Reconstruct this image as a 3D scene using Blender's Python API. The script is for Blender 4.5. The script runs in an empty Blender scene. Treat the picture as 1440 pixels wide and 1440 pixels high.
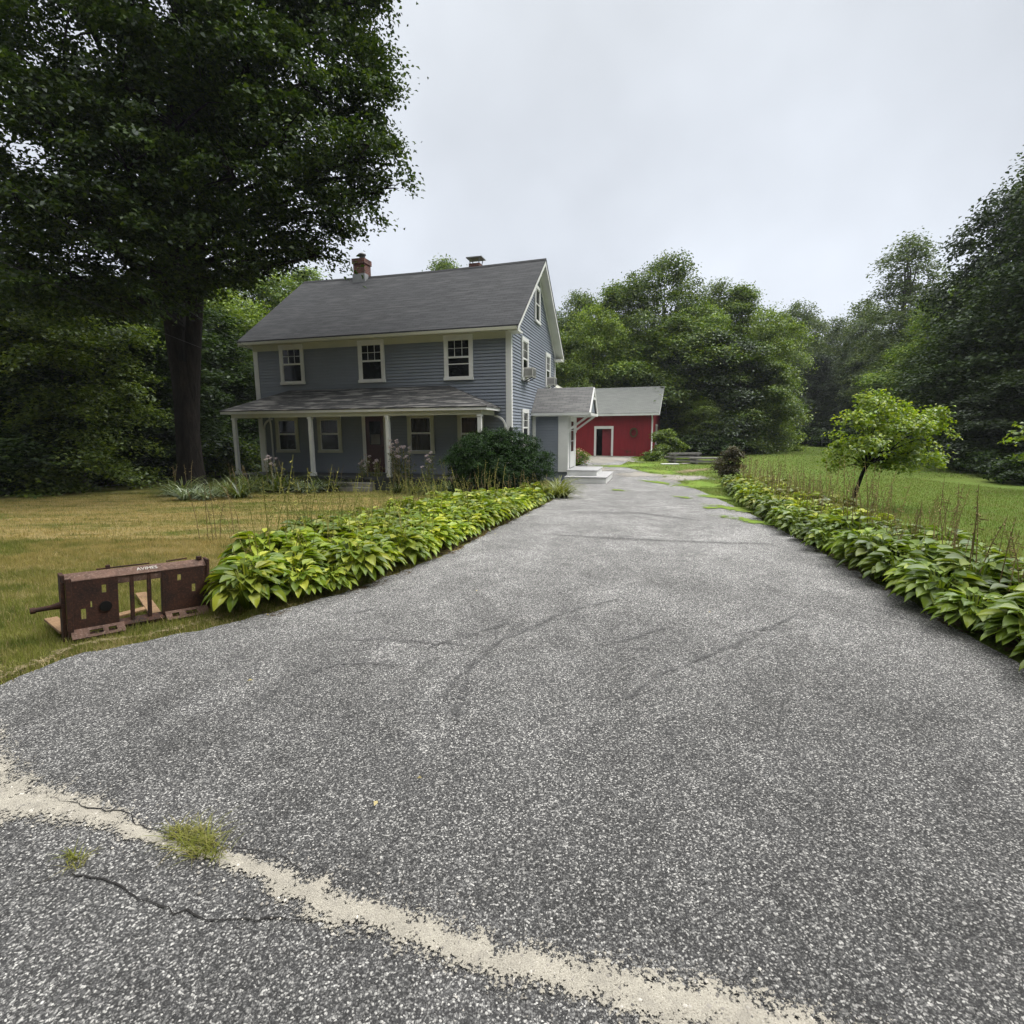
import bpy, math, random
import numpy as np
from mathutils import Vector, Matrix
random.seed(7)
S = bpy.context.scene
COL = S.collection
# ------------------------------------------------------------------ camera
FPX, PIT, ROLL, CH = 740.0, .153, -.007, 1.6
cd = bpy.data.cameras.new('camera'); cam = bpy.data.objects.new('camera', cd); COL.objects.link(cam)
cd.sensor_width = 36; cd.lens = FPX/1440*36; cd.clip_end = 2000; cd.clip_start = .05
cam.matrix_world = Matrix.Translation((0, 0, CH)) @ Matrix.Rotation(math.pi/2-PIT, 4, 'X') @ Matrix.Rotation(ROLL, 4, 'Z')
S.camera = cam
# ------------------------------------------------------------------ light
SUN_EL, SUN_AZ = math.radians(50), math.radians(74)      # azimuth clockwise from +Y
w = bpy.data.worlds.new('World'); S.world = w; w.use_nodes = True
nt = w.node_tree; nt.nodes.clear()
def wn(t, **k):
    n = nt.nodes.new(t)
    for a, b in k.items(): setattr(n, a, b)
    return n
sky = wn('ShaderNodeTexSky', sky_type='NISHITA', sun_disc=False, sun_elevation=SUN_EL, sun_rotation=SUN_AZ)
hs = wn('ShaderNodeHueSaturation'); hs.inputs['Saturation'].default_value = .25; hs.inputs['Value'].default_value = .8
nt.links.new(sky.outputs[0], hs.inputs['Color'])
tc = wn('ShaderNodeTexCoord'); sp = wn('ShaderNodeSeparateXYZ'); nt.links.new(tc.outputs['Generated'], sp.inputs[0])
rp = wn('ShaderNodeValToRGB'); nt.links.new(sp.outputs[2], rp.inputs[0])
e = rp.color_ramp.elements
e[0].position = 0; e[0].color = (.300, .322, .360, 1)
e[1].position = 1; e[1].color = (1.55, 1.52, 1.46, 1)
for p_, c_ in ((.12, (.296, .318, .355)), (.45, (.262, .279, .305)), (.62, (.27, .285, .305)), (.74, (1.10, 1.09, 1.06))):
    k = rp.color_ramp.elements.new(p_); k.color = (*c_, 1)
no = wn('ShaderNodeTexNoise'); no.inputs['Scale'].default_value = 2.2; no.inputs['Detail'].default_value = 4
nt.links.new(tc.outputs['Generated'], no.inputs['Vector'])
mr = wn('ShaderNodeMapRange'); mr.inputs[1].default_value = .3; mr.inputs[2].default_value = .7; mr.inputs[3].default_value = 14.6; mr.inputs[4].default_value = 20.6
nt.links.new(no.outputs[0], mr.inputs[0])
mu = wn('ShaderNodeVectorMath', operation='SCALE'); nt.links.new(rp.outputs[0], mu.inputs[0]); nt.links.new(mr.outputs[0], mu.inputs['Scale'])
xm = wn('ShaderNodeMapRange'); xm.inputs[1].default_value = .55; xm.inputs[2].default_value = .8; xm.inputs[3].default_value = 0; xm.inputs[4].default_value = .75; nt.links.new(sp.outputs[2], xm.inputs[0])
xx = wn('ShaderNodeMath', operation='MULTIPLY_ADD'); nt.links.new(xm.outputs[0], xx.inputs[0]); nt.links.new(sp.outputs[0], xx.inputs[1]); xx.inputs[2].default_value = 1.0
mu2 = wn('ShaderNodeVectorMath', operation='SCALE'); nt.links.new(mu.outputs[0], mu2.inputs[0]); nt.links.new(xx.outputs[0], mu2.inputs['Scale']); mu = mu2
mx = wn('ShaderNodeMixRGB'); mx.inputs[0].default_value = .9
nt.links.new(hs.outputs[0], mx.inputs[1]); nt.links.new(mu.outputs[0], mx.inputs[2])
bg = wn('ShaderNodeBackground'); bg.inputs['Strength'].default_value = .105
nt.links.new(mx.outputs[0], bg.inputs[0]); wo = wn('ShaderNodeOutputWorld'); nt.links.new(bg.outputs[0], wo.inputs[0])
sl = bpy.data.lights.new('sun', 'SUN'); sl.energy = 1.5; sl.angle = math.radians(14); sl.color = (1, .965, .91)
so = bpy.data.objects.new('sun', sl); COL.objects.link(so)
sd = Vector((math.sin(SUN_AZ)*math.cos(SUN_EL), math.cos(SUN_AZ)*math.cos(SUN_EL), math.sin(SUN_EL)))
so.rotation_euler = sd.to_track_quat('Z', 'Y').to_euler()
S.view_settings.view_transform = 'Standard'; S.view_settings.look = 'None'; S.view_settings.gamma = 1; S.view_settings.exposure = .62
try:
    S.cycles.max_bounces = 6; S.cycles.diffuse_bounces = 3; S.cycles.transparent_max_bounces = 8; S.cycles.transmission_bounces = 2
    S.cycles.volume_bounces = 0
except Exception: pass
# ------------------------------------------------------------------ terrain helpers
def sm(t): t = np.clip(t, 0, 1); return t*t*(3-2*t)
def zg(x, y):
    x = np.asarray(x, float); y = np.asarray(y, float)
    return -.5*sm((y-3.5)/17) + .2*sm((y-24)/16) + .3*sm((y-42)/25) - 1.2*sm((-x-.55*y-29.0)/9+.0)*0
def ray(u, v):
    a, b = u-720, v-720; c, s = math.cos(ROLL), math.sin(ROLL)
    px = (c*a+s*b)/FPX; up = -(-s*a+c*b)/FPX
    return np.array([px, math.cos(PIT)+up*math.sin(PIT), -math.sin(PIT)+up*math.cos(PIT)])
TS = np.concatenate([np.linspace(.5, 30, 6000), np.linspace(30, 140, 4000)])
def A(u, v):                                   # pixel of the photograph -> point on the ground
    P = np.array([0, 0, CH])[None]+TS[:, None]*ray(u, v)[None]
    i = np.argmax(P[:, 2] < zg(P[:, 0], P[:, 1])); return P[i]
# ------------------------------------------------------------------ object helpers
def tag(o, label=None, cat=None, group=None, kind=None):
    if label: o['label'] = label
    if cat: o['category'] = cat
    if group: o['group'] = group
    if kind: o['kind'] = kind
    return o
def empty(name, loc=(0, 0, 0), rz=0, **k):
    o = bpy.data.objects.new(name, None); COL.objects.link(o); o.location = loc; o.rotation_euler = (0, 0, rz)
    o.empty_display_size = .2; return tag(o, **k)
def link(name, me, parent=None, loc=(0, 0, 0), **k):
    o = bpy.data.objects.new(name, me); COL.objects.link(o); o.location = loc
    if parent: o.parent = parent
    return tag(o, **k)
def copy_tree(o, parent=None):
    c = o.copy(); COL.objects.link(c); c.parent = parent
    for ch in list(o.children): copy_tree(ch, c)
    return c
def npmesh(name, V, F, mat, smooth=False):
    V = np.asarray(V, np.float32); F = np.asarray(F, np.int32); n = F.shape[1]
    me = bpy.data.meshes.new(name); me.vertices.add(len(V)); me.vertices.foreach_set('co', V.ravel())
    me.loops.add(F.size); me.loops.foreach_set('vertex_index', F.ravel())
    me.polygons.add(len(F)); me.polygons.foreach_set('loop_start', np.arange(len(F), dtype=np.int32)*n)
    me.polygons.foreach_set('loop_total', np.full(len(F), n, np.int32))
    if smooth: me.polygons.foreach_set('use_smooth', np.ones(len(F), bool))
    me.update(calc_edges=True); me.validate()
    for m_ in (mat if isinstance(mat, (list, tuple)) else [mat]): me.materials.append(m_)
    return me
class MB:
    def __init__(s): s.v = []; s.f = []; s.sm = []
    def add(s, vs, fs, smooth=False):
        o = len(s.v); s.v += [tuple(map(float, p)) for p in vs]; s.f += [tuple(o+i for i in f) for f in fs]; s.sm += [smooth]*len(fs); return s
    def quad(s, a, b, c, d): return s.add([a, b, c, d], [(0, 1, 2, 3)])
    def box(s, x0, x1, y0, y1, z0, z1):
        if x0 > x1: x0, x1 = x1, x0
        if y0 > y1: y0, y1 = y1, y0
        if z0 > z1: z0, z1 = z1, z0
        return s.add([(x0,y0,z0),(x1,y0,z0),(x1,y1,z0),(x0,y1,z0),(x0,y0,z1),(x1,y0,z1),(x1,y1,z1),(x0,y1,z1)],
                     [(0,3,2,1),(4,5,6,7),(0,1,5,4),(1,2,6,5),(2,3,7,6),(3,0,4,7)])
    def prism(s, poly, d):                      # closed polygon extruded along vector d
        n = len(poly); d = np.array(d, float); p = [np.array(q, float) for q in poly]
        return s.add(p+[q+d for q in p], [tuple(range(n))[::-1], tuple(range(n, 2*n))]+[(i, (i+1) % n, n+(i+1) % n, n+i) for i in range(n)])
    def bar(s, p, q, wd, ht, up=(0, 0, 1)):      # rectangular bar from p to q
        p = Vector(p); q = Vector(q); d = (q-p).normalized(); r = d.cross(Vector(up))
        if r.length < 1e-4: r = d.cross(Vector((1, 0, 0)))
        r.normalize(); u = r.cross(d); r *= wd/2; u *= ht/2
        return s.prism([p-r-u, p+r-u, p+r+u, p-r+u], q-p)
    def tube(s, pts, rad, n=8, cap=True):
        pts = [Vector(p) for p in pts]; rad = rad if isinstance(rad, (list, tuple)) else [rad]*len(pts)
        vs = []; fs = []; ref = None
        for i, p in enumerate(pts):
            d = (pts[min(i+1, len(pts)-1)]-pts[max(i-1, 0)]).normalized()
            if ref is None: ref = d.orthogonal().normalized()
            a = (ref-d*ref.dot(d)).normalized(); ref = a; b = d.cross(a)
            for k in range(n):
                t = 2*math.pi*k/n; vs.append(p+(a*math.cos(t)+b*math.sin(t))*rad[i])
        for i in range(len(pts)-1):
            for k in range(n): fs.append((i*n+k, i*n+(k+1) % n, (i+1)*n+(k+1) % n, (i+1)*n+k))
        s.add(vs, fs, True)
        if cap: s.add(vs[:n], [tuple(range(n))[::-1]]); s.add(vs[-n:], [tuple(range(n))])
        return s
    def lathe(s, c, prof, n=16):
        vs = []; fs = []; c = Vector(c)
        for r, z in prof:
            for k in range(n): t = 2*math.pi*k/n; vs.append(c+Vector((r*math.cos(t), r*math.sin(t), z)))
        for i in range(len(prof)-1):
            for k in range(n): fs.append((i*n+k, i*n+(k+1) % n, (i+1)*n+(k+1) % n, (i+1)*n+k))
        s.add(vs, fs, True); s.add(vs[:n], [tuple(range(n))[::-1]]); s.add(vs[-n:], [tuple(range(n))]); return s
    def build(s, name, mat, parent=None, bevel=0, loc=(0, 0, 0), **k):
        me = bpy.data.meshes.new(name); me.from_pydata(s.v, [], s.f); me.polygons.foreach_set('use_smooth', s.sm); me.update(); me.materials.append(mat)
        o = link(name, me, parent, loc, **k)
        if bevel:
            b = o.modifiers.new('bevel', 'BEVEL'); b.width = bevel; b.segments = 2; b.limit_method = 'ANGLE'
        return o
def grid_plate(mb, us, zs, holes, y0, y1):       # plate in the x/z plane with rectangular holes
    us = sorted(set(us+[h[i] for h in holes for i in (0, 1)])); zs = sorted(set(zs+[h[i] for h in holes for i in (2, 3)]))
    for i in range(len(us)-1):
        for j in range(len(zs)-1):
            cu, cz = (us[i]+us[i+1])/2, (zs[j]+zs[j+1])/2
            if any(h[0] < cu < h[1] and h[2] < cz < h[3] for h in holes): continue
            mb.box(us[i], us[i+1], y0, y1, zs[j], zs[j+1])
# ------------------------------------------------------------------ materials
class N:
    def __init__(s, name):
        s.m = bpy.data.materials.new(name); s.m.use_nodes = True; s.t = s.m.node_tree; s.t.nodes.clear()
        s.out = s.t.nodes.new('ShaderNodeOutputMaterial')
    def n(s, t, ins=None, **k):
        x = s.t.nodes.new(t)
        for a, b in k.items(): setattr(x, a, b)
        for a, b in (ins or {}).items():
            if isinstance(b, bpy.types.NodeSocket): s.t.links.new(b, x.inputs[a])
            else: x.inputs[a].default_value = b
        return x
    def pos(s, sc=(1, 1, 1), obj=False, rot=(0, 0, 0)):
        if obj: p = s.n('ShaderNodeTexCoord').outputs['Object']
        else: p = s.n('ShaderNodeNewGeometry').outputs['Position']
        return s.n('ShaderNodeMapping', {'Vector': p, 'Scale': sc, 'Rotation': rot}).outputs[0]
    def noise(s, vec, scale, detail=3, rough=.55, dist=0):
        return s.n('ShaderNodeTexNoise', {'Vector': vec, 'Scale': scale, 'Detail': detail, 'Roughness': rough, 'Distortion': dist}).outputs[0]
    def ramp(s, fac, stops, interp='LINEAR'):
        r = s.n('ShaderNodeValToRGB', {0: fac}); r.color_ramp.interpolation = interp; e = r.color_ramp.elements
        e[0].position = stops[0][0]; e[0].color = c4(stops[0][1]); e[1].position = stops[-1][0]; e[1].color = c4(stops[-1][1])
        for p, c in stops[1:-1]: q = e.new(p); q.color = c4(c)
        return r.outputs[0]
    def mix(s, f, a, b, blend='MIX'):
        return s.n('ShaderNodeMixRGB', {0: f, 1: c4(a), 2: c4(b)}, blend_type=blend).outputs[0]
    def math(s, op, a, b=0.0, clamp=False):
        return s.n('ShaderNodeMath', {0: a, 1: b}, operation=op, use_clamp=clamp).outputs[0]
    def rng(s, f, a, b, c=0., d=1.):
        return s.n('ShaderNodeMapRange', {0: f, 1: a, 2: b, 3: c, 4: d}).outputs[0]
    def bump(s, h, st=.3, dist=.01):
        return s.n('ShaderNodeBump', {'Height': h, 'Strength': st, 'Distance': dist}).outputs[0]
    def princ(s, col, rough=.6, metal=0., normal=None, spec=.4, **k):
        ins = {'Base Color': c4(col), 'Roughness': rough, 'Metallic': metal, 'Specular IOR Level': spec}
        if normal: ins['Normal'] = normal
        ins.update(k)
        return s.n('ShaderNodeBsdfPrincipled', ins).outputs[0]
    def done(s, sh): s.t.links.new(sh, s.out.inputs[0]); return s.m
def c4(c):
    if isinstance(c, bpy.types.NodeSocket): return c
    if isinstance(c, (int, float)): return (c, c, c, 1)
    return tuple(c) if len(c) == 4 else (*c, 1)
def plain(name, col, rough=.6, metal=0, dirt=.25, scale=4, spec=.4, obj=True, bump=0):
    s = N(name); p = s.pos(obj=obj); n = s.noise(p, scale, 5, .65)
    c = s.mix(s.rng(n, .35, .75), col, tuple(x*(1-dirt) for x in col))
    n2 = s.noise(p, scale*12, 3)
    c = s.mix(s.rng(n2, .55, .8, 0, dirt*.6), c, tuple(x*.55 for x in col))
    return s.done(s.princ(c, rough, metal, s.bump(n2, bump, .01) if bump else None, spec))
def leafmat(name, cols, trans=.35, gloss=.08, rough=.45, obvar=.25, big=None):
    s = N(name); g = s.n('ShaderNodeNewGeometry'); r = g.outputs['Random Per Island']
    c = s.ramp(r, [(i/(len(cols)-1), k) for i, k in enumerate(cols)])
    oi = s.n('ShaderNodeObjectInfo').outputs['Random']
    br = s.rng(oi, 0, 1, 1-obvar, 1+obvar)
    pn = s.noise(s.pos(), big or .9, 2); br = s.math('MULTIPLY', br, s.rng(pn, .3, .7, .72, 1.28))
    c = s.n('ShaderNodeVectorMath', {0: c, 'Scale': br}, operation='SCALE').outputs[0]
    d = s.n('ShaderNodeBsdfDiffuse', {'Color': c}).outputs[0]
    tcol = s.mix(1.0, c, (1.25, 1.3, .55), 'MULTIPLY')
    t = s.n('ShaderNodeBsdfTranslucent', {'Color': tcol}).outputs[0]
    m1 = s.n('ShaderNodeMixShader', {0: trans, 1: d, 2: t}).outputs[0]
    gl = s.n('ShaderNodeBsdfGlossy', {'Color': c4((.9, .95, 1)), 'Roughness': rough}).outputs[0]
    lw = s.n('ShaderNodeLayerWeight', {'Blend': .35}).outputs['Fresnel']
    return s.done(s.n('ShaderNodeMixShader', {0: s.math('MULTIPLY', lw, gloss*.9), 1: m1, 2: gl}).outputs[0])
M = {}
# grass colour as a function of world position, shared by the soil sheet and the blades
def grass_col(s, blade):
    P = s.n('ShaderNodeNewGeometry').outputs['Position']
    xyz = s.n('ShaderNodeSeparateXYZ', {0: P}); X, Y = xyz.outputs[0], xyz.outputs[1]
    p = s.pos((1, 1, .0)); pm = s.pos((.35, 1.0, 0), rot=(0, 0, .25))
    n1 = s.noise(pm, .8, 5, .62, .6); n2 = s.noise(p, 3.3, 5, .65); n3 = s.noise(p, 40, 3, .6)
    green = s.mix(s.rng(n2, .35, .65), (.10, .150, .020), (.19, .225, .034))
    dry = s.mix(s.rng(n2, .3, .7), (.44, .30, .095), (.60, .46, .22))
    left = s.rng(X, -.5, 1.5, 1, 0)                       # left lawn is parched
    band = s.math('MULTIPLY', s.rng(Y, 4.6, 7.5), left)
    f = s.rng(s.math('ADD', n1, s.math('MULTIPLY', n2, .35)), 0.53, .67)
    f = s.math('MULTIPLY', f, s.math('ADD', s.math('MULTIPLY', band, .72), s.math('MULTIPLY', left, .14)))
    far_green = s.math('MULTIPLY', s.rng(Y, 15.5, 20), .8)
    f = s.math('MULTIPLY', f, s.math('SUBTRACT', 1.0, far_green))
    c = s.mix(f, green, dry)
    rg = s.mix(s.rng(n2, .3, .7), (.105, .205, .028), (.165, .285, .040))   # right meadow, fresher
    right = s.rng(X, 1.5, 3.5)
    bare = s.noise(s.pos((.5, 1.6, 0)), 1.9, 5, .68, .8)
    c = s.mix(s.math('MULTIPLY', s.rng(bare, .55, .66, 0, .6), left), c, (.56, .45, .25)); c = s.mix(s.math('MULTIPLY', s.rng(bare, .38, .50, .75, 0), left), c, (.085, .125, .018))
    rg = s.mix(s.rng(s.noise(s.pos((1.6, .35, 0), rot=(0, 0, .5)), 1.2, 4, .6), .4, .62, 0, .6), rg, (.16, .20, .035))
    c = s.mix(right, c, rg)
    # strip of brown tall-grass thatch beside the right hosta bed
    c = s.mix(s.rng(n3, .3, .75, 0, .35), c, (.20, .17, .06) if not blade else (.30, .27, .10))
    return c
s = N('lawn_ground'); c = grass_col(s, False); n3 = s.noise(s.pos(), 55, 4, .7)
c = s.mix(s.rng(n3, .35, .7, .55, 0), c, (.035, .035, .014))
n4 = s.noise(s.pos((1, 1, 0)), 9, 5, .7)
M['lawn'] = s.done(s.princ(c, .9, normal=s.bump(s.math('ADD', n3, n4), .9, .05), spec=.1))
s = N('grass_blades'); c = grass_col(s, True); r = s.n('ShaderNodeNewGeometry').outputs['Random Per Island']
c = s.mix(s.rng(r, 0, 1, .0, .5), c, (.20, .24, .05)); c = s.mix(s.rng(r, .78, 1, 0, .9), c, (.38, .31, .16))
d = s.n('ShaderNodeBsdfDiffuse', {'Color': c}).outputs[0]; t = s.n('ShaderNodeBsdfTranslucent', {'Color': c}).outputs[0]
M['blades'] = s.done(s.n('ShaderNodeMixShader', {0: .35, 1: d, 2: t}).outputs[0])
def asphalt(name, lo, hi, dark=1.0, far=True):
    s = N(name); p = s.pos(); pd = s.n('ShaderNodeVectorMath', {0: p, 1: s.n('ShaderNodeVectorMath', {0: s.n('ShaderNodeTexNoise', {'Vector': p, 'Scale': 60, 'Detail': 2}).outputs['Color'], 'Scale': .012}, operation='SCALE').outputs[0]}, operation='ADD').outputs[0]
    v1 = s.n('ShaderNodeTexVoronoi', {'Vector': pd, 'Scale': 150}); v2 = s.n('ShaderNodeTexVoronoi', {'Vector': pd, 'Scale': 240})
    def chan(v): return s.n('ShaderNodeSeparateColor', {0: v.outputs['Color']}).outputs[0]
    big = s.noise(p, .55, 4, .6, .4); mid = s.noise(p, 3.2, 5, .7, .3); fine = s.noise(p, 350, 2)
    st = s.ramp(chan(v1), [(0, (.022,)*3), (.40, (.042, .042, .044)), (.60, (.10, .10, .102)), (.80, (.25, .248, .244)), (.92, (.54, .53, .51)), (1, (.76, .75, .72))])
    st2 = s.ramp(chan(v2), [(0, (.03,)*3), (.5, (.075, .075, .077)), (.85, (.24, .24, .235)), (1, (.6, .59, .57))])
    c = s.mix(.36, st, st2)
    edge = s.rng(v1.outputs['Distance'], .003, .0056)
    c = s.mix(s.math('MULTIPLY', s.rng(v1.outputs['Distance'], .45, .75), .75), c, (.03, .03, .031))
    wear = s.math('ADD', s.rng(big, .32, .68, lo, hi), s.rng(mid, .3, .7, -.26, .26))
    if far:
        Y = s.n('ShaderNodeSeparateXYZ', {0: p}).outputs[1]
        wear = s.math('MULTIPLY', wear, s.rng(Y, 1.4, 8, .60, 1.25)); wear = s.math('MULTIPLY', wear, s.rng(s.noise(s.pos((1, .6, 1)), 1.1, 6, .62, 1.2), .38, .62, .84, 1.10))
        # worn cross bands where patches meet, and scuffs left by turning tyres
        bn = s.noise(s.pos((.22, 1.5, 1), rot=(0, 0, .05)), 1.1, 4, .6, .8)
        wear = s.math('MULTIPLY', wear, s.math('SUBTRACT', 1.0, s.math('MULTIPLY', s.rng(bn, .60, .70, 0, .3), s.rng(Y, 6, 9))))
    c = s.n('ShaderNodeVectorMath', {0: c, 'Scale': s.math('MULTIPLY', wear, dark)}, operation='SCALE').outputs[0]
    stain = s.noise(p, 1.3, 3, .5, 1.5)
    c = s.mix(s.rng(stain, .62, .75, 0, .28), c, (.05, .05, .053))
    h = s.math('ADD', s.math('MULTIPLY', v1.outputs['Distance'], -1.0), s.math('MULTIPLY', fine, .3))
    return s, c, s.bump(h, .55, .006)
s, c, b = asphalt('driveway_asphalt', 1.12, 1.6); M['drive'] = s.done(s.princ(c, .85, normal=b, spec=.25))
s, c, b = asphalt('road_asphalt', .8, 1.15, .95, False); M['road'] = s.done(s.princ(c, .85, normal=b, spec=.25))
def ragged(name, base, spec=.1, rough=.9, nscale=22, bumpd=.01, thr=.42, amp=2.6):   # sheet whose border dissolves into grains ('edge' attribute 0 at border)
    s = N(name); p = s.pos(); at = s.n('ShaderNodeAttribute', attribute_name='edge').outputs['Fac']
    c, h = base(s, p)
    n = s.noise(p, nscale, 6, .75); n0 = s.noise(p, nscale*.18, 3, .6)
    k = s.math('ADD', at, s.math('ADD', s.math('MULTIPLY', s.math('SUBTRACT', n, .5), amp), s.math('MULTIPLY', s.math('SUBTRACT', n0, .5), 1.3)))
    a = s.math('GREATER_THAN', k, thr)
    b = s.princ(c, rough, normal=s.bump(h, .6, bumpd), spec=spec); tr = s.n('ShaderNodeBsdfTransparent').outputs[0]
    return s.done(s.n('ShaderNodeMixShader', {0: a, 1: tr, 2: b}).outputs[0])
def sandbase(s, p):
    v = s.n('ShaderNodeTexVoronoi', {'Vector': p, 'Scale': 260}); n = s.noise(p, 9, 5, .6); g = s.noise(p, 180, 3, .7)
    c = s.mix(s.rng(n, .3, .7), (.40, .375, .32), (.30, .28, .24)); c = s.mix(s.rng(g, .45, .75, 0, .55), c, (.56, .53, .46)); c = s.mix(s.rng(g, .25, .45, .85, 0), c, (.14, .125, .10)); c = s.mix(s.rng(s.noise(p, 22, 5, .7), .48, .68, 0, .55), c, (.24, .225, .20))
    return c, s.math('ADD', s.math('MULTIPLY', n, 2.0), g)
M['sand'] = ragged('sandy_grit', sandbase, nscale=70, thr=.5, amp=3.2)
def gravelbase(s, p):
    g = s.noise(p, 60, 5, .75); n = s.noise(p, 2.2, 5, .6)
    c = s.mix(s.rng(g, .3, .7), (.15, .145, .135), (.42, .40, .37)); c = s.mix(s.rng(n, .4, .7, 0, .5), c, (.24, .21, .16)); return c, g
M['gravel'] = ragged('pale_gravel', gravelbase, nscale=6)
def turfbase(s, p):
    return grass_col(s, False), s.noise(p, 60, 4, .7)
M['turf_patch'] = ragged('creeping_turf', turfbase, nscale=7, bumpd=.03)
def drybase(s, p):
    g = s.noise(p, 70, 5, .75); n = s.noise(p, 6, 5, .6)
    c = s.mix(s.rng(n, .35, .65), (.25, .20, .12), (.14, .115, .06)); c = s.mix(s.rng(g, .4, .7, 0, .5), c, (.40, .34, .23)); return c, g
M['dry'] = ragged('dry_thatch', drybase, nscale=16, thr=.62, amp=3.4)
M['dryv'] = ragged('sparse_dry_thatch', drybase, nscale=38, thr=1.0, amp=4.2)
M['crack'] = plain('crack_fill', (.018, .017, .016), .95, dirt=.3)
def soilm():
    s = N('bed_soil'); n = s.noise(s.pos(), 30, 5, .7); return s.done(s.princ(s.mix(n, (.03, .02, .012), (.10, .07, .045)), .95, normal=s.bump(n, .8, .03), spec=.1))
M['soil'] = soilm()
def soilbase(s, p):
    n = s.noise(p, 30, 5, .7); return s.mix(n, (.03, .02, .012), (.12, .09, .055)), n
M['soil_r'] = ragged('planting_soil', soilbase, nscale=18, thr=.25)
# house paint
def clap(name, col):
    s = N(name); p = s.pos((1, 1, 1), obj=True); st = s.pos((.6, .6, 14), obj=True)
    n = s.noise(p, .9, 5, .6); n2 = s.noise(st, 2.2, 4, .6)
    c = s.mix(s.rng(n, .3, .75), col, tuple(k*.84 for k in col)); c = s.mix(s.rng(n2, .5, .8, 0, .3), c, tuple(k*.75 for k in col))
    return s.done(s.princ(c, .55, normal=s.bump(n2, .15, .004), spec=.35))
M['clap'] = clap('blue_grey_clapboard', (.215, .240, .285))
M['white'] = plain('white_trim_paint', (.70, .705, .69), .5, dirt=.16, scale=1.5)
M['cream'] = plain('cream_trim_paint', (.50, .50, .40), .5, dirt=.15, scale=1.5)
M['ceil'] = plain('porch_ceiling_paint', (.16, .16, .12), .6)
def shingles(name, cols, streak=.0, course=.14, sc=1.0):
    s = N(name); tcx = s.n('ShaderNodeTexCoord').outputs['UV']
    br = s.n('ShaderNodeTexBrick', {'Vector': tcx, 'Color1': c4(cols[0]), 'Color2': c4(cols[1]), 'Mortar': c4(tuple(k*.45 for k in cols[0])), 'Scale': 1.0, 'Mortar Size': .008, 'Bias': 0., 'Brick Width': .31, 'Row Height': course}, offset=.5)
    st = s.n('ShaderNodeMapping', {'Vector': tcx, 'Scale': (.55, 5.0, 1)}).outputs[0]
    n = s.noise(st, 1.6, 4, .6); n2 = s.noise(tcx, .5, 4, .6); n3 = s.noise(tcx, 45, 3, .6)
    c = s.mix(s.rng(n, .50, .60, 0, streak), br.outputs[0], cols[2])
    c = s.mix(s.rng(n2, .3, .7, 0, .5), c, cols[3]); c = s.mix(s.rng(n3, .3, .7, 0, .35), c, tuple(k*.5 for k in cols[0]))
    h = s.n('ShaderNodeTexWave', {'Vector': tcx, 'Scale': 1/(course*6.2832)*1.0}, bands_direction='Y', wave_profile='SAW').outputs[1]
    return s.done(s.princ(c, .85, normal=s.bump(s.math('ADD', br.outputs[1], n3), -.5, .012), spec=.25))
M['roof'] = shingles('charcoal_shingles', [(.036, .038, .042), (.060, .062, .067), (.088, .09, .095), (.034, .037, .043)], .75)
M['proof'] = shingles('weathered_porch_shingles', [(.040, .041, .044), (.08, .08, .08), (.34, .33, .31), (.05, .05, .052)], 1.0, .13)
M['eroof'] = shingles('pale_entry_shingles', [(.13, .13, .132), (.20, .20, .20), (.30, .30, .29), (.15, .15, .15)], .6, .12)
M['broof'] = shingles('grey_barn_shingles', [(.15, .157, .152), (.19, .197, .19), (.25, .255, .245), (.15, .165, .15)], .4, .13)
M['wingroof'] = plain('pale_metal_roofing', (.50, .50, .44), .5, dirt=.1)
def redm():
    s = N('barn_red_boards'); p = s.pos((1, 1, 1), obj=True); x = s.n('ShaderNodeSeparateXYZ', {0: p}).outputs[0]
    n = s.noise(s.pos((5, 5, .5), obj=True), 1.5, 4, .6); n2 = s.noise(p, .7, 3)
    c = s.mix(s.rng(n, .3, .7), (.24, .014, .022), (.18, .010, .017)); c = s.mix(s.rng(n2, .4, .7, 0, .4), c, (.15, .012, .017))
    return s.done(s.princ(c, .6, spec=.3))
M['red'] = redm()
M['reddoor'] = plain('faded_red_door', (.22, .022, .032), .6)
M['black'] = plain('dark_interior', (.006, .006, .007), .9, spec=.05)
M['iron'] = plain('black_iron', (.015, .015, .016), .5, .6)
s = N('window_glass'); n = s.noise(s.pos(obj=True), 1.2, 2)
M['glass'] = s.done(s.princ(s.mix(n, (.003, .004, .005), (.010, .012, .013)), .12, normal=s.bump(n, .04, .05), spec=.28))
s = N('curtained_glass'); n = s.noise(s.pos((14, 14, .3), obj=True), 1.0, 2)
M['curtain'] = s.done(s.princ(s.mix(s.rng(n, .35, .65), (.025, .022, .015), (.008, .007, .006)), .25, spec=.5))
s = N('red_curtained_glass'); n = s.noise(s.pos((14, 14, .3), obj=True), 1.0, 2)
M['rcurtain'] = s.done(s.princ(s.mix(s.rng(n, .35, .65), (.04, .022, .016), (.015, .008, .007)), .25, spec=.5))
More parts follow.
